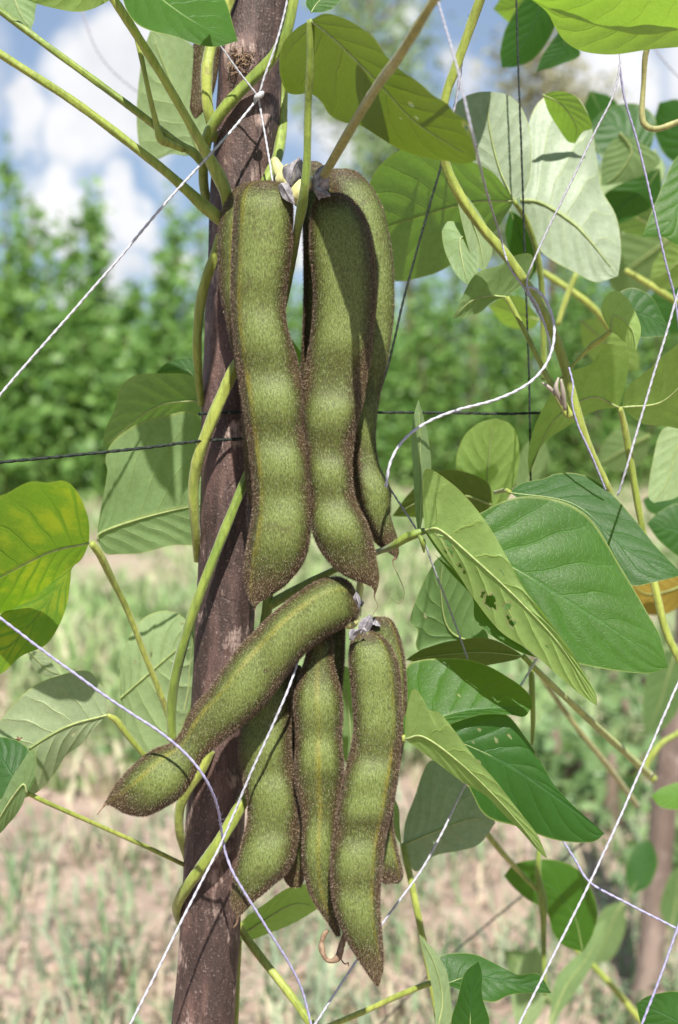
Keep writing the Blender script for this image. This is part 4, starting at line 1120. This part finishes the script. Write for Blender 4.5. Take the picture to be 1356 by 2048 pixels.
def pod(label, pairs, d, seeds, thick=0.72, sut=None, hairs=9000, tilt=None, calyx=None, brown=0.0, hl=1.0, group=None, beak=None, rise=None):
    """pairs: (ax, ay, bx, by) edge points of the outline from stalk to tip; d: depth or (top, bottom)"""
    PODN[0] += 1
    r = np.random.default_rng(900 + PODN[0])
    hairs = int(hairs * 2.6)
    p = np.asarray(pairs, dtype=float)
    cen = (p[:, :2] + p[:, 2:]) / 2
    half = (p[:, 2:] - p[:, :2]) / 2
    q = catmull(np.hstack([cen, half]), 150)
    n, seg = len(q), 56
    d0, d1 = d if isinstance(d, tuple) else (d, d)
    tt = np.linspace(0, 1, n)
    dep = d0 + (d1 - d0) * tt
    hw = np.linalg.norm(q[:, 2:], axis=1)
    # bulges at the seeds
    L = np.concatenate([[0], np.cumsum(np.linalg.norm(np.diff(q[:, :2], axis=0), axis=1))])
    bul = np.zeros(n)
    for (sx, sy, sr) in seeds:
        k = np.argmin((q[:, 0] - sx) ** 2 + (q[:, 1] - sy) ** 2)
        bul = bul + np.exp(-((L - L[k]) / (sr * 0.95)) ** 2)
    bul = np.tanh(bul * 1.15) / np.tanh(1.15); bul = np.clip(bul, 0, 1)
    ker = np.ones(9) / 9
    hs = np.convolve(np.pad(hw, 4, 'edge'), ker, 'valid')
    th = np.linspace(0, 2 * np.pi, seg, endpoint=False)
    c_, s_ = np.cos(th), np.sin(th)
    V = np.zeros((n, seg, 3)); A = {k: np.zeros((n, seg)) for k in ('bulge', 'edge', 'suture')}
    body = np.zeros((n, seg))
    ss = R(sut) if sut is not None else None
    for i in range(n):
        t_i = hs[i] * thick * (0.62 + 0.50 * bul[i])
        # lens like section with blunt margins
        cx = np.sign(c_) * np.abs(c_) ** 0.92
        sy_ = np.sign(s_) * np.abs(s_) ** (1.0 + 0.25 * (1 - bul[i]))
        k = np.ones(seg)
        if ss is not None:
            for off in (0, np.pi):
                dth = (th - ss - off + np.pi) % (2 * np.pi) - np.pi
                k += 0.035 * np.exp(-(dth / 0.13) ** 2) - 0.02 * np.exp(-((np.abs(dth) - 0.33) / 0.16) ** 2)
                A['suture'][i] = np.maximum(A['suture'][i], np.exp(-(dth / 0.085) ** 2) * (0.35 + 0.65 * np.clip(r.normal(0.8, 0.1), 0, 1)))
        fade = math.sin(math.pi * min(1, max(0, tt[i] * 0.96 + 0.02))) ** 0.25
        pxs = q[i, 0] + q[i, 2] * cx * np.where(np.abs(s_) > .25, k, 1)
        pys = q[i, 1] + q[i, 3] * cx * np.where(np.abs(s_) > .25, k, 1)
        dd = dep[i] - (t_i * sy_ * k) * dep[i] / FPX
        for j in range(seg):
            V[i, j] = P(pxs[j], pys[j], dd[j])
        A['suture'][i] *= fade
        A['bulge'][i] = (0.28 + 0.72 * bul[i]) * np.clip(1.15 * np.abs(s_) ** 2.4, 0, 1)  # green seed swellings, with the highlight strip along the front painted in
        # seams brown with bristle at the margins; shading falloff painted in toward the outline
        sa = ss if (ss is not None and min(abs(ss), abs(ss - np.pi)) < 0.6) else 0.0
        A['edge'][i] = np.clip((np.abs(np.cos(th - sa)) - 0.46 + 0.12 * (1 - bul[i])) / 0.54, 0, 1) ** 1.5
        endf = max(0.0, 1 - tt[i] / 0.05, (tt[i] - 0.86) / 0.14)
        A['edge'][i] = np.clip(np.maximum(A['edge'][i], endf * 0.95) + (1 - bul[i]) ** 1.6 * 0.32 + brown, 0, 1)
    F = []
    for i in range(n - 1):
        for j in range(seg):
            k = (j + 1) % seg
            F.append((i * seg + j, (i + 1) * seg + j, (i + 1) * seg + k, i * seg + k))
    F.append(tuple(range(seg)))
    F.append(tuple(range(n * seg - 1, (n - 1) * seg - 1, -1)))
    Vf = V.reshape(-1, 3)
    c0 = V.mean(axis=1)
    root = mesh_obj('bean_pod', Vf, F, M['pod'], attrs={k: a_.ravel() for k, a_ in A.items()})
    tag(root, label, 'bean pod', group)
    # bristles: short tapering hairs all over, thick and brown at the margins
    du = np.gradient(V, axis=0); dw = np.roll(V, -1, axis=1) - np.roll(V, 1, axis=1)
    nn = np.cross(dw, du); nn /= np.linalg.norm(nn, axis=2)[:, :, None] + 1e-15
    outw = V - c0[:, None, :]
    nn *= np.sign(np.sum(nn * outw, axis=2))[:, :, None]
    tg = du / (np.linalg.norm(du, axis=2)[:, :, None] + 1e-15)
    area = np.linalg.norm(np.cross(dw, du), axis=2)
    wgt = area * (0.75 + 1.2 * A['edge'])
    pick = r.choice(n * seg, size=hairs, p=(wgt / wgt.sum()).ravel())
    i, j = pick // seg, pick % seg
    fi, fj = r.uniform(0, 1, hairs), r.uniform(0, 1, hairs)
    i2, j2 = np.minimum(i + 1, n - 1), (j + 1) % seg
    base = (V[i, j] * (1 - fi)[:, None] + V[i2, j] * fi[:, None]) * (1 - fj)[:, None] + (V[i, j2] * (1 - fi)[:, None] + V[i2, j2] * fi[:, None]) * fj[:, None]
    N_, T_ = nn[i, j], tg[i, j]
    e = A['edge'][i, j]
    hd = N_ * (0.60 + 0.55 * e)[:, None] + T_ * r.uniform(0.25, 0.9, hairs)[:, None] + r.normal(0, 0.28, (hairs, 3))
    hd /= np.linalg.norm(hd, axis=1)[:, None]
    ln = (0.00048 + 0.00032 * e) * r.uniform(0.55, 1.35, hairs) * hl
    side = np.cross(hd, N_ + r.normal(0, 0.5, (hairs, 3))); side /= np.linalg.norm(side, axis=1)[:, None] + 1e-12
    wdt = 0.000050 * r.uniform(0.7, 1.3, hairs)
    b0 = base - N_ * 0.0001
    hv = np.stack([b0 - side * wdt[:, None], b0 + side * wdt[:, None], base + hd * ln[:, None] + T_ * (ln * 0.18)[:, None]], axis=1).reshape(-1, 3)
    hf = np.arange(hairs * 3).reshape(-1, 3)
    brownc = np.array([0.085, 0.050, 0.030]); gold = np.array([0.42, 0.32, 0.21]); pale = np.array([0.25, 0.31, 0.18]); dk = np.array([0.045, 0.045, 0.018])
    z = r.uniform(0, 1, hairs)
    bb = np.clip(1 - 1.25 * e, 0, 1)
    col = np.where((z < 0.24)[:, None], gold, brownc)
    greenish = np.where((z < 0.45)[:, None], pale, dk)
    usepale = (r.uniform(0, 1, hairs) < bb * 0.68)
    col = np.where(usepale[:, None], greenish, col) * r.uniform(0.7, 1.3, hairs)[:, None]
    cc = np.repeat(np.hstack([col, np.ones((hairs, 1))]), 3, axis=0)
    ho = mesh_obj('bristles', hv, hf, M['hair'], root, smooth=False, cattr={'tint': cc})
    ho['kind'] = 'stuff'
    if beak:
        tube('beak', beak, M['brown_dry'], root, segs=6, n=14)
    if calyx:
        sepals(root, *calyx)
    return root


def sepals(root, cx, cy, d, size, down=True, seed=0):
    """dry grey calyx: one crumpled cup with a ragged rim"""
    r = np.random.default_rng(4000 + int(cx * 7 + cy))
    seg, rows = 30, 9
    V = []
    ax = np.array([0.0, 1.0]) if down else np.array([0.0, -1.0])
    for i in range(rows):
        t = i / (rows - 1)
        for j in range(seg):
            a = 2 * math.pi * j / seg
            lobe = 0.55 + 0.45 * abs(math.sin(a * 2.5)) + 0.12 * r.normal()
            rad = size * (0.25 + 0.75 * math.sin(t * 1.45)) * (1 + 0.16 * math.sin(a * 5 + t * 4) + 0.06 * r.normal()) * (1 + 0.35 * max(0, t - 0.7))
            h = size * (1.25 * t * (0.55 + 0.45 * lobe))
            V.append(P(cx + rad * math.cos(a), cy + ax[1] * h - size * 0.5 * ax[1] + 0.2 * rad * math.sin(a), d + rad * math.sin(a) * d / FPX))
    F = [(i * seg + j, i * seg + (j + 1) % seg, (i + 1) * seg + (j + 1) % seg, (i + 1) * seg + j) for i in range(rows - 1) for j in range(seg)]
    F.append(tuple(range(seg)))
    mesh_obj('calyx', V, F, M['dry'], root)


def rows(*rr):
    return [(xl, y, xr, y) for y, xl, xr in rr]


# upper cluster
pod('long lit pod at the front left of the upper cluster', rows((361, 520, 538), (364, 502, 553), (371, 488, 568), (384, 477, 579), (402, 470, 585), (440, 467, 586), (500, 464, 583), (560, 462, 575), (600, 462, 571), (640, 464, 572), (680, 468, 581), (720, 472, 594),
    (760, 478, 602), (800, 484, 607), (850, 491, 609), (900, 498, 613), (950, 504, 619), (1000, 506, 622), (1030, 505, 623), (1060, 500, 621), (1090, 495, 618), (1115, 490, 611), (1140, 488, 598), (1160, 489, 581), (1175, 491, 566), (1190, 495, 543), (1202, 500, 523), (1212, 505, 513), (1217, 508, 511)),
    (.574, .578), [(530, 440, 85), (528, 530, 70), (528, 670, 50), (545, 810, 45), (560, 935, 42), (562, 1060, 60)], sut=133, thick=.68, hairs=26000, calyx=(583, 382, .575, 15))
pod('pod tucked behind the front left pod against the post', rows((362, 500, 530), (372, 478, 548), (395, 456, 560), (430, 442, 560), (470, 437, 556), (520, 436, 552), (580, 440, 550), (640, 452, 555), (700, 464, 565), (760, 476, 575), (820, 483, 585), (880, 486, 590), (930, 489, 590), (970, 492, 590), (1000, 498, 580), (1025, 508, 560), (1045, 520, 540)),
    (.594, .602), [(490, 470, 80), (495, 600, 45), (520, 720, 45), (535, 860, 45)], sut=120, thick=.55, hairs=15000)
pod('long pod at the front right of the upper cluster, half shaded by the olive leaf', rows((385, 655, 678), (389, 643, 690), (397, 633, 704), (412, 626, 717), (435, 622, 731), (470, 620, 743), (510, 621, 750), (550, 625, 753), (600, 628, 753), (640, 626, 749), (680, 621, 746), (720, 614, 742), (760, 608, 734), (800, 606, 727), (840, 606, 717), (870, 608, 710), (910, 614, 705), (950, 618, 704), (985, 621, 708),
    (1015, 622, 718), (1045, 622, 733), (1070, 627, 742), (1095, 637, 748), (1115, 650, 752), (1135, 668, 756), (1150, 688, 758), (1160, 708, 758), (1168, 732, 757), (1176, 745, 755), (1182, 750, 753)),
    (.576, .576), [(685, 490, 80), (690, 570, 70), (685, 665, 50), (668, 835, 38), (655, 950, 30), (678, 1055, 42)], sut=8, thick=.68, hairs=26000, calyx=(640, 368, .582, 17), beak=[(751, 1178, .576, 3), (749, 1195, .577, 1.2), (756, 1212, .578, .7), (748, 1225, .578, .7), (741, 1240, .578, .5)])
pod('pod at the back right of the upper cluster, mostly in shade', rows((337, 672, 692), (343, 655, 712), (358, 650, 730), (385, 655, 750), (420, 668, 766), (460, 682, 776), (510, 695, 784), (570, 700, 788), (620, 702, 788), (670, 704, 783), (720, 702, 775), (770, 700, 764), (810, 700, 757), (850, 700, 752), (890, 702, 752), (930, 703, 758), (965, 704, 775), (985, 707, 782), (1005, 711, 781), (1030, 719, 781), (1055, 731, 788),
    (1080, 746, 796), (1095, 762, 797), (1105, 778, 798), (1112, 787, 796), (1117, 790, 794)),
    (.596, .592), [(735, 450, 80), (745, 580, 60), (735, 700, 50), (728, 840, 40), (740, 990, 50)], sut=150, thick=.6, hairs=18000, calyx=(644, 345, .598, 15), beak=[(792, 1114, .592, 3), (785, 1125, .592, 1), (796, 1150, .592, .7), (808, 1180, .592, .7), (806, 1200, .592, .6), (795, 1208, .592, .6), (782, 1196, .592, .5)])
pod('dark pod hidden in shadow between the paired upper pods', rows((322, 610, 632), (328, 598, 644), (345, 592, 655), (380, 598, 670), (420, 604, 680), (470, 606, 690), (530, 607, 695), (600, 607, 695), (660, 605, 690), (720, 602, 685), (770, 602, 675), (820, 610, 665), (870, 622, 655), (900, 635, 645)),
    (.604, .612), [(645, 470, 70), (645, 620, 60), (640, 760, 40)], thick=.55, hairs=12000, brown=.15)
pod('dark brown pod end behind the post at the upper left', rows((-60, 400, 470), (20, 392, 455), (60, 388, 445), (110, 387, 440), (150, 385, 435), (190, 382, 425), (215, 380, 412), (228, 384, 402), (236, 389, 394)),
    (.64, .632), [(420, 60, 40)], thick=.6, hairs=7000, brown=.5)

# lower cluster
pod('fat pod lying diagonally across the post', [(716, 1196, 718, 1206), (705, 1172, 718, 1226), (690, 1158, 706, 1243), (668, 1154, 680, 1258), (640, 1160, 655, 1272), (605, 1180, 628, 1292), (575, 1203, 604, 1312), (545, 1228, 582, 1338), (512, 1260, 558, 1372), (478, 1296, 532, 1406),
    (448, 1336, 502, 1436), (420, 1376, 466, 1466), (396, 1402, 440, 1486), (376, 1432, 422, 1503), (360, 1466, 408, 1515), (340, 1486, 398, 1532), (306, 1500, 384, 1562), (276, 1523, 362, 1592), (252, 1546, 330, 1614), (233, 1568, 290, 1632), (221, 1586, 252, 1627), (214, 1598, 230, 1615), (211, 1604, 217, 1609)],
    (.584, .568), [(640, 1215, 55), (570, 1270, 55), (480, 1375, 60), (310, 1560, 55)], sut=118, thick=.72, hairs=25000, calyx=(712, 1200, .588, 14), beak=[(212, 1606, .568, 3), (203, 1618, .567, 1.5), (194, 1630, .566, .8)])
pod('shaded pod hanging closest to the post in the lower cluster', rows((1320, 545, 565), (1330, 528, 580), (1360, 510, 585), (1400, 495, 585), (1440, 485, 584), (1480, 478, 582), (1510, 477, 583), (1540, 481, 588), (1575, 490, 596), (1610, 496, 600), (1640, 495, 601), (1670, 488, 598), (1700, 480, 592), (1725, 474, 585), (1748, 468, 572), (1765, 465, 552), (1785, 462, 530), (1800, 461, 512), (1815, 463, 497), (1826, 468, 486), (1833, 473, 478)),
    (.600, .590), [(530, 1400, 50), (530, 1490, 45), (545, 1600, 45), (530, 1720, 48)], sut=10, thick=.62, hairs=17000, beak=[(476, 1830, .590, 3.5), (474, 1846, .591, 2.2), (466, 1856, .592, 1.2)])
pod('pod end showing dark behind the shaded pod near the post', rows((1330, 570, 600), (1345, 562, 608), (1400, 558, 612), (1500, 556, 615), (1560, 555, 615), (1640, 556, 618), (1700, 560, 615), (1740, 564, 610), (1762, 570, 607), (1774, 580, 602)),
    (.612, .606), [(585, 1600, 40), (585, 1710, 40)], thick=.55, hairs=8000, brown=.25)
pod('slim middle pod of the lower cluster with a yellow seam facing front', rows((1264, 636, 652), (1270, 627, 662), (1285, 620, 667), (1305, 613, 668), (1330, 606, 668), (1355, 597, 675), (1380, 590, 681), (1410, 588, 685), (1440, 590, 685), (1470, 592, 683), (1500, 592, 684), (1530, 590, 687), (1560, 590, 688), (1590, 595, 686), (1620, 603, 680), (1650, 606, 674), (1680, 605, 671), (1710, 605, 670), (1740, 607, 669),
    (1765, 612, 668), (1790, 620, 670), (1815, 634, 673), (1840, 651, 677), (1860, 664, 680), (1872, 672, 681)),
    (.590, .583), [(635, 1420, 45), (640, 1520, 40), (638, 1700, 45)], sut=92, thick=.8, hairs=17000)
pod('curved front pod at the right of the lower cluster, hanging lowest', rows((1262, 722, 738), (1266, 712, 752), (1275, 705, 766), (1290, 700, 780), (1315, 698, 792), (1345, 700, 799), (1380, 704, 802), (1420, 707, 804), (1455, 708, 804), (1490, 703, 802), (1520, 696, 799), (1550, 689, 795), (1580, 683, 790), (1610, 677, 785), (1640, 672, 779), (1670, 667, 772), (1700, 664, 767), (1730, 662, 764), (1760, 662, 762), (1790, 664, 760),
    (1820, 670, 760), (1850, 680, 762), (1880, 693, 765), (1905, 707, 767), (1925, 720, 767), (1942, 731, 766), (1955, 740, 763), (1965, 747, 760), (1971, 751, 757)),
    (.574, .570), [(750, 1340, 65), (755, 1440, 50), (735, 1560, 35), (730, 1620, 30), (715, 1730, 38), (720, 1830, 45)], sut=52, thick=.74, hairs=24000, calyx=(718, 1268, .577, 16), brown=.04)
pod('pod behind the curved front pod in the lower cluster, its blunt end showing', rows((1233, 752, 768), (1238, 742, 780), (1250, 738, 790), (1275, 740, 800), (1310, 748, 808), (1350, 752, 812), (1400, 754, 813), (1450, 752, 811), (1500, 745, 805), (1560, 738, 795), (1610, 734, 787), (1650, 732, 786), (1690, 732, 793), (1720, 735, 800), (1745, 740, 806), (1758, 752, 804), (1766, 770, 797)),
    (.592, .592), [(775, 1340, 55), (780, 1450, 50), (765, 1580, 40), (765, 1710, 40)], sut=45, thick=.6, hairs=14000, calyx=(745, 1244, .590, 14))
pod('dark pod in the gap above the slim middle pod', rows((1240, 664, 684), (1250, 655, 690), (1280, 652, 690), (1330, 655, 688), (1380, 658, 684), (1430, 662, 680), (1460, 668, 676)),
    (.605, .61), [(672, 1320, 40)], thick=.6, hairs=5000, brown=.35)

# stalks of the clusters
fs = tag(empty('flower_stalk', P(600, 380, .585)), 'knobbly cream stalk holding the upper cluster of pods', 'stalk')
tube('stalk', [(548, 318, .60, 7), (560, 345, .597, 12), (574, 360, .590, 13), (588, 376, .582, 16), (594, 394, .578, 16), (600, 408, .58, 10)], M['stem_cream'], fs, n=26, wob=.05)
tube('knob', [(586, 404, .572, 7), (592, 392, .570, 14), (602, 376, .570, 15), (616, 366, .574, 12), (630, 362, .58, 8)], M['stem_cream'], fs, n=18, wob=.06)
tube('knob', [(556, 376, .588, 5), (562, 360, .586, 12), (570, 342, .586, 8), (574, 330, .588, 3)], M['stem_cream'], fs, n=12, wob=.06)
for A_, B_, b_, t_, d_ in (([(566, 352), (566, 335), (578, 328)], [(592, 372), (602, 350), (598, 332)], (580, 374), (601, 312), .572), ([(622, 372), (628, 350), (636, 336)], [(650, 388), (658, 364), (654, 344)], (638, 400), (652, 328), .570),
                           ([(556, 372), (560, 384), (568, 398)], [(574, 366), (584, 380), (588, 396)], (562, 366), (590, 410), .566), ([(630, 384), (640, 392), (646, 396)], [(640, 374), (650, 380), (656, 384)], (628, 378), (662, 392), .567),
                           ([(588, 335), (592, 325)], [(600, 345), (606, 335)], (594, 352), (604, 318), .580)):
    leaflet(fs, A_, B_, b_, t_, d_, fold=.8, wave=.012, side='under', mat='dry', name='dry_bract', ribmat='dry', rib=1.5, nu=7, nt=16, arch=-.25)
fs2 = tag(empty('flower_stalk', P(705, 1240, .585)), 'short cream stalk holding the lower cluster of pods', 'stalk')
tube('stalk', [(722, 1160, .600, 7), (716, 1200, .597, 8), (711, 1228, .590, 11), (702, 1246, .585, 12), (690, 1248, .583, 8)], M['stem_cream'], fs2, n=20, wob=.05)
for A_, B_, b_, t_, d_ in (([(698, 1270), (704, 1258)], [(718, 1266), (728, 1254)], (704, 1284), (734, 1262), .566), ([(716, 1256), (722, 1240)], [(738, 1262), (746, 1246)], (722, 1268), (742, 1228), .572), ([(706, 1196), (712, 1206)], [(718, 1190), (722, 1204)], (712, 1184), (718, 1218), .572)):
    leaflet(fs2, A_, B_, b_, t_, d_, fold=.8, wave=.012, side='under', mat='dry', name='dry_bract', ribmat='dry', rib=1.5, nu=7, nt=16, arch=-.25)
tag(tube('dried_curl', [(690, 1868, .586, 4), (683, 1892, .585, 7), (676, 1915, .584, 6.5), (660, 1922, .583, 5), (648, 1912, .583, 5), (643, 1890, .584, 6), (648, 1870, .585, 5.5), (656, 1860, .586, 3)], M['brown_dry'], n=40, wob=.1),
    'brown dried curl under the tip of the slim middle pod', 'tendril')
tag(tube('dried_tendril', [(680, 1905, .584, 1.4), (682, 1918, .584, 1.4), (690, 1928, .584, 1.4), (697, 1925, .584, 1.2), (696, 1932, .584, 1)], M['brown_dry'], n=20),
    'tiny reddish tendril hanging beside the brown dried curl', 'tendril')

# ------------------------------------------------------------------ twines
twine('twine', [(-60, 868, .56), (0, 790, .562), (120, 650, .566), (240, 512, .57), (330, 405, .574), (420, 306, .582), (470, 250, .592), (517, 193, .599)], 3.6, M['white'], 'white twisted twine running from the left edge up to a knot on the post')
twine('twine', [(365, -15, .585), (420, 62, .589), (470, 132, .595), (517, 193, .599)], 2.6, M['white'], 'white twine from the glossy top leaf down to the knot on the post')
twine('twine', [(582, -40, .597), (568, 30, .598), (548, 100, .598), (530, 150, .598), (517, 193, .599)], 3.0, M['white'], 'white twine rising from the post knot along the thick vine')
twine('twine', [(517, 193, .599), (522, 225, .598), (530, 270, .596), (538, 320, .592), (545, 365, .586)], 2.8, M['white'], 'short white twine hanging from the post knot to the pod top')
kq = tag(mesh_obj('twine_knot', *sweep(np.array([P(509, 199, .597), P(513, 195, .596), P(518, 192, .5955), P(523, 188, .596), P(526, 184, .597)]), np.array([3, 6, 6.5, 6, 3]) * .6 / FPX, 10), M['white']), 'white twine knot on the upper post where four twines meet', 'knot')
twine('twine', [(158, 0, 1.0), (172, 45, 1.0), (192, 95, 1.0), (225, 140, 1.0), (285, 190, 1.0), (340, 230, 1.0)], 2.6, M['grey'], 'blurred grey twine crossing the white cloud at upper left')
twine('twine', [(-60, 1190, .55), (0, 1236, .551), (100, 1312, .553), (230, 1406, .556), (320, 1465, .557), (375, 1512, .558), (412, 1560, .560), (434, 1612, .570), (443, 1665, .582), (452, 1710, .585), (475, 1762, .584), (530, 1850, .588), (580, 1930, .594), (605, 1985, .598), (624, 2060, .60)], 3.7, M['lilac'], 'lilac twine sagging from the left edge over the diagonal pod to the bottom')
twine('twine', [(240, 2090, .565), (262, 2045, .567), (310, 1950, .570), (350, 1868, .574), (400, 1768, .579), (440, 1690, .582), (470, 1620, .582), (495, 1560, .58), (540, 1460, .578), (575, 1380, .578), (596, 1320, .584)], 3.6, M['white'], 'white twine rising from the bottom edge past the post to the diagonal pod')
twine('twine', [(600, 2090, .60), (632, 2045, .602), (700, 1940, .604), (770, 1840, .606), (840, 1745, .609), (885, 1665, .611), (930, 1570, .614), (1000, 1440, .62), (1072, 1318, .624)], 3.3, M['white'], 'white twine slanting up right behind the lowest pod tip')
twine('twine', [(1020, 2090, .57), (1040, 2045, .57), (1110, 1905, .572), (1180, 1765, .574), (1240, 1635, .576), (1290, 1520, .578), (1370, 1335, .58)], 3.5, M['white'], 'pale twine slanting across the lower right in front of the far pole')
twine('twine', [(1270, 2090, .60), (1285, 2045, .60), (1325, 1940, .60), (1375, 1800, .60)], 3.6, M['lilac'], 'lilac twine at the lower right corner')
twine('twine', [(1125, 1680, .62), (1150, 1720, .62), (1180, 1765, .618), (1250, 1805, .612), (1375, 1870, .60)], 3.2, M['lilac'], 'short lilac twine passing over the limp leaf to the right edge')
twine('twine', [(1238, 100, .585), (1240, 130, .585), (1225, 195, .587), (1190, 265, .59), (1130, 390, .595), (1095, 460, .598), (1065, 528, .60), (1054, 560, .602), (1058, 585, .600), (1076, 615, .598), (1098, 680, .598), (1100, 720, .60)], 2.9, M['white'], 'white twine dropping left from the corner leaf to the long vine')
twine('twine', [(1052, 575, .598), (1068, 577, .596), (1085, 592, .594), (1102, 625, .592), (1108, 665, .59), (1100, 710, .588), (1080, 745, .586), (1045, 775, .584), (985, 802, .581), (910, 823, .578), (850, 848, .575), (805, 883, .572), (780, 925, .570), (771, 975, .570)], 4.0, M['white'], 'thick white twine looping from the long vine toward the back right pod')
twine('twine', [(1239, 130, .586), (1250, 200, .59), (1275, 285, .595), (1305, 410, .60), (1330, 520, .605), (1348, 590, .61), (1362, 680, .615)], 3.0, M['lilac'], 'lilac twine dropping right from the corner leaf along the right side')
twine('twine', [(1375, 530, .56), (1352, 600, .562), (1336, 655, .563), (1310, 740, .565), (1280, 845, .568), (1255, 930, .57), (1236, 990, .575)], 3.3, M['white'], 'pale twine from the right edge down to the dull green leaf')
twine('twine', [(868, -20, .47), (878, 10, .468), (912, 130, .456), (926, 190, .452), (945, 270, .450), (960, 330, .465), (975, 390, .52), (1000, 470, .59), (1018, 532, .591), (1050, 580, .596), (1090, 650, .60)], 3.0, M['grey'], 'grey twine from the top edge wrapping the long vine at the right')
twine('twine', [(1138, 735, .602), (1146, 770, .600), (1144, 805, .600), (1156, 850, .602), (1185, 915, .605), (1212, 980, .61)], 2.6, M['lilac'], 'lilac twine winding down the lower end of the long vine')
twine('twine', [(1032, -20, .64), (1036, 130, .64), (1042, 300, .64), (1047, 450, .645), (1052, 600, .65), (1057, 760, .655), (1060, 970, .66)], 2.8, M['black'], 'thin black cord hanging straight down in front of the pale leaves')
twine('twine', [(940, 30, .62), (925, 115, .62), (916, 180, .62), (900, 250, .622), (885, 320, .625), (862, 400, .626), (838, 488, .628), (810, 590, .63), (790, 680, .632), (772, 750, .636), (750, 800, .64)], 3.2, M['black'], 'black cord slanting down behind the olive leaf to the back right pod')
twine('twine', [(925, 95, .6185), (919, 150, .6185), (913, 200, .619), (904, 232, .6195)], 3.4, M['grey'], 'frayed grey cord end knotted to the black cord above the olive leaf')
twine('twine', [(-50, 931, .575), (0, 925, .577), (100, 916, .583), (250, 901, .592), (390, 884, .601), (440, 881, .606), (500, 879, .613)], 4.4, M['black'], 'thick black cord from the left edge wrapped round the post')
twine('twine', [(398, 828, .618), (430, 826, .610), (470, 826, .609), (540, 826, .622), (640, 826, .63), (760, 826, .64), (880, 827, .645), (1000, 829, .65), (1085, 827, .65)], 3.8, M['black'], 'black cord running level behind the pods from the post to the right')
twine('twine', [(740, 915, .60), (762, 950, .60), (800, 1008, .60), (846, 1080, .598), (862, 1120, .60), (885, 1180, .605), (910, 1245, .61), (936, 1318, .615)], 2.6, M['grey'], 'grey twine from the back right pod down past the leaf joint')
twine('twine', [(740, 2070, .95), (840, 1970, .95), (920, 1895, .95), (1040, 1795, .95), (1110, 1735, .95), (1170, 1680, .95)], 2.6, M['black'], 'blurred dark cord slanting over the soil at the lower right')
twine('twine', [(1290, 60, 1.0), (1312, 100, 1.0), (1340, 135, 1.0), (1380, 175, 1.0)], 2.4, M['grey'], 'blurred grey twine in the upper right corner')

# ------------------------------------------------------------------ weeds on the soil
for i, (px, d, h, rad, n, lab) in enumerate((
        (1400, 2.05, .22, .14, 260, 'dark leafy weed right behind the far pole'),
        (1160, 3.4, .16, .25, 260, 'spreading weed patch on the soil behind the slanting stalks'),
        (1290, 2.9, .2, .2, 240, 'green weed tuft behind the far pole at knee height'),
        (1060, 3.1, .13, .22, 260, 'mid green weed between the limp leaf and the yellow stalk'),
        (1150, 2.5, .14, .16, 200, 'leafy weed below the limp leaf beside the slanting white cord'),
        (1235, 2.3, .15, .12, 130, 'weed on the soil left of the far pole foot'),
        (1100, 2.6, .11, .14, 110, 'weed on the soil under the limp green leaf'),
        (950, 2.9, .10, .16, 110, 'low weed patch on the soil right of the lowest pods'),
        (300, 2.7, .07, .15, 60, 'low weed on the soil left of the post'))):
    x, y = ground_at(px, d)
    bush('blurred ' + lab, x, y, h, rad, 700 + i, n=n, size=.035, mat='weed', name='weed', cat='weed', spires=4)
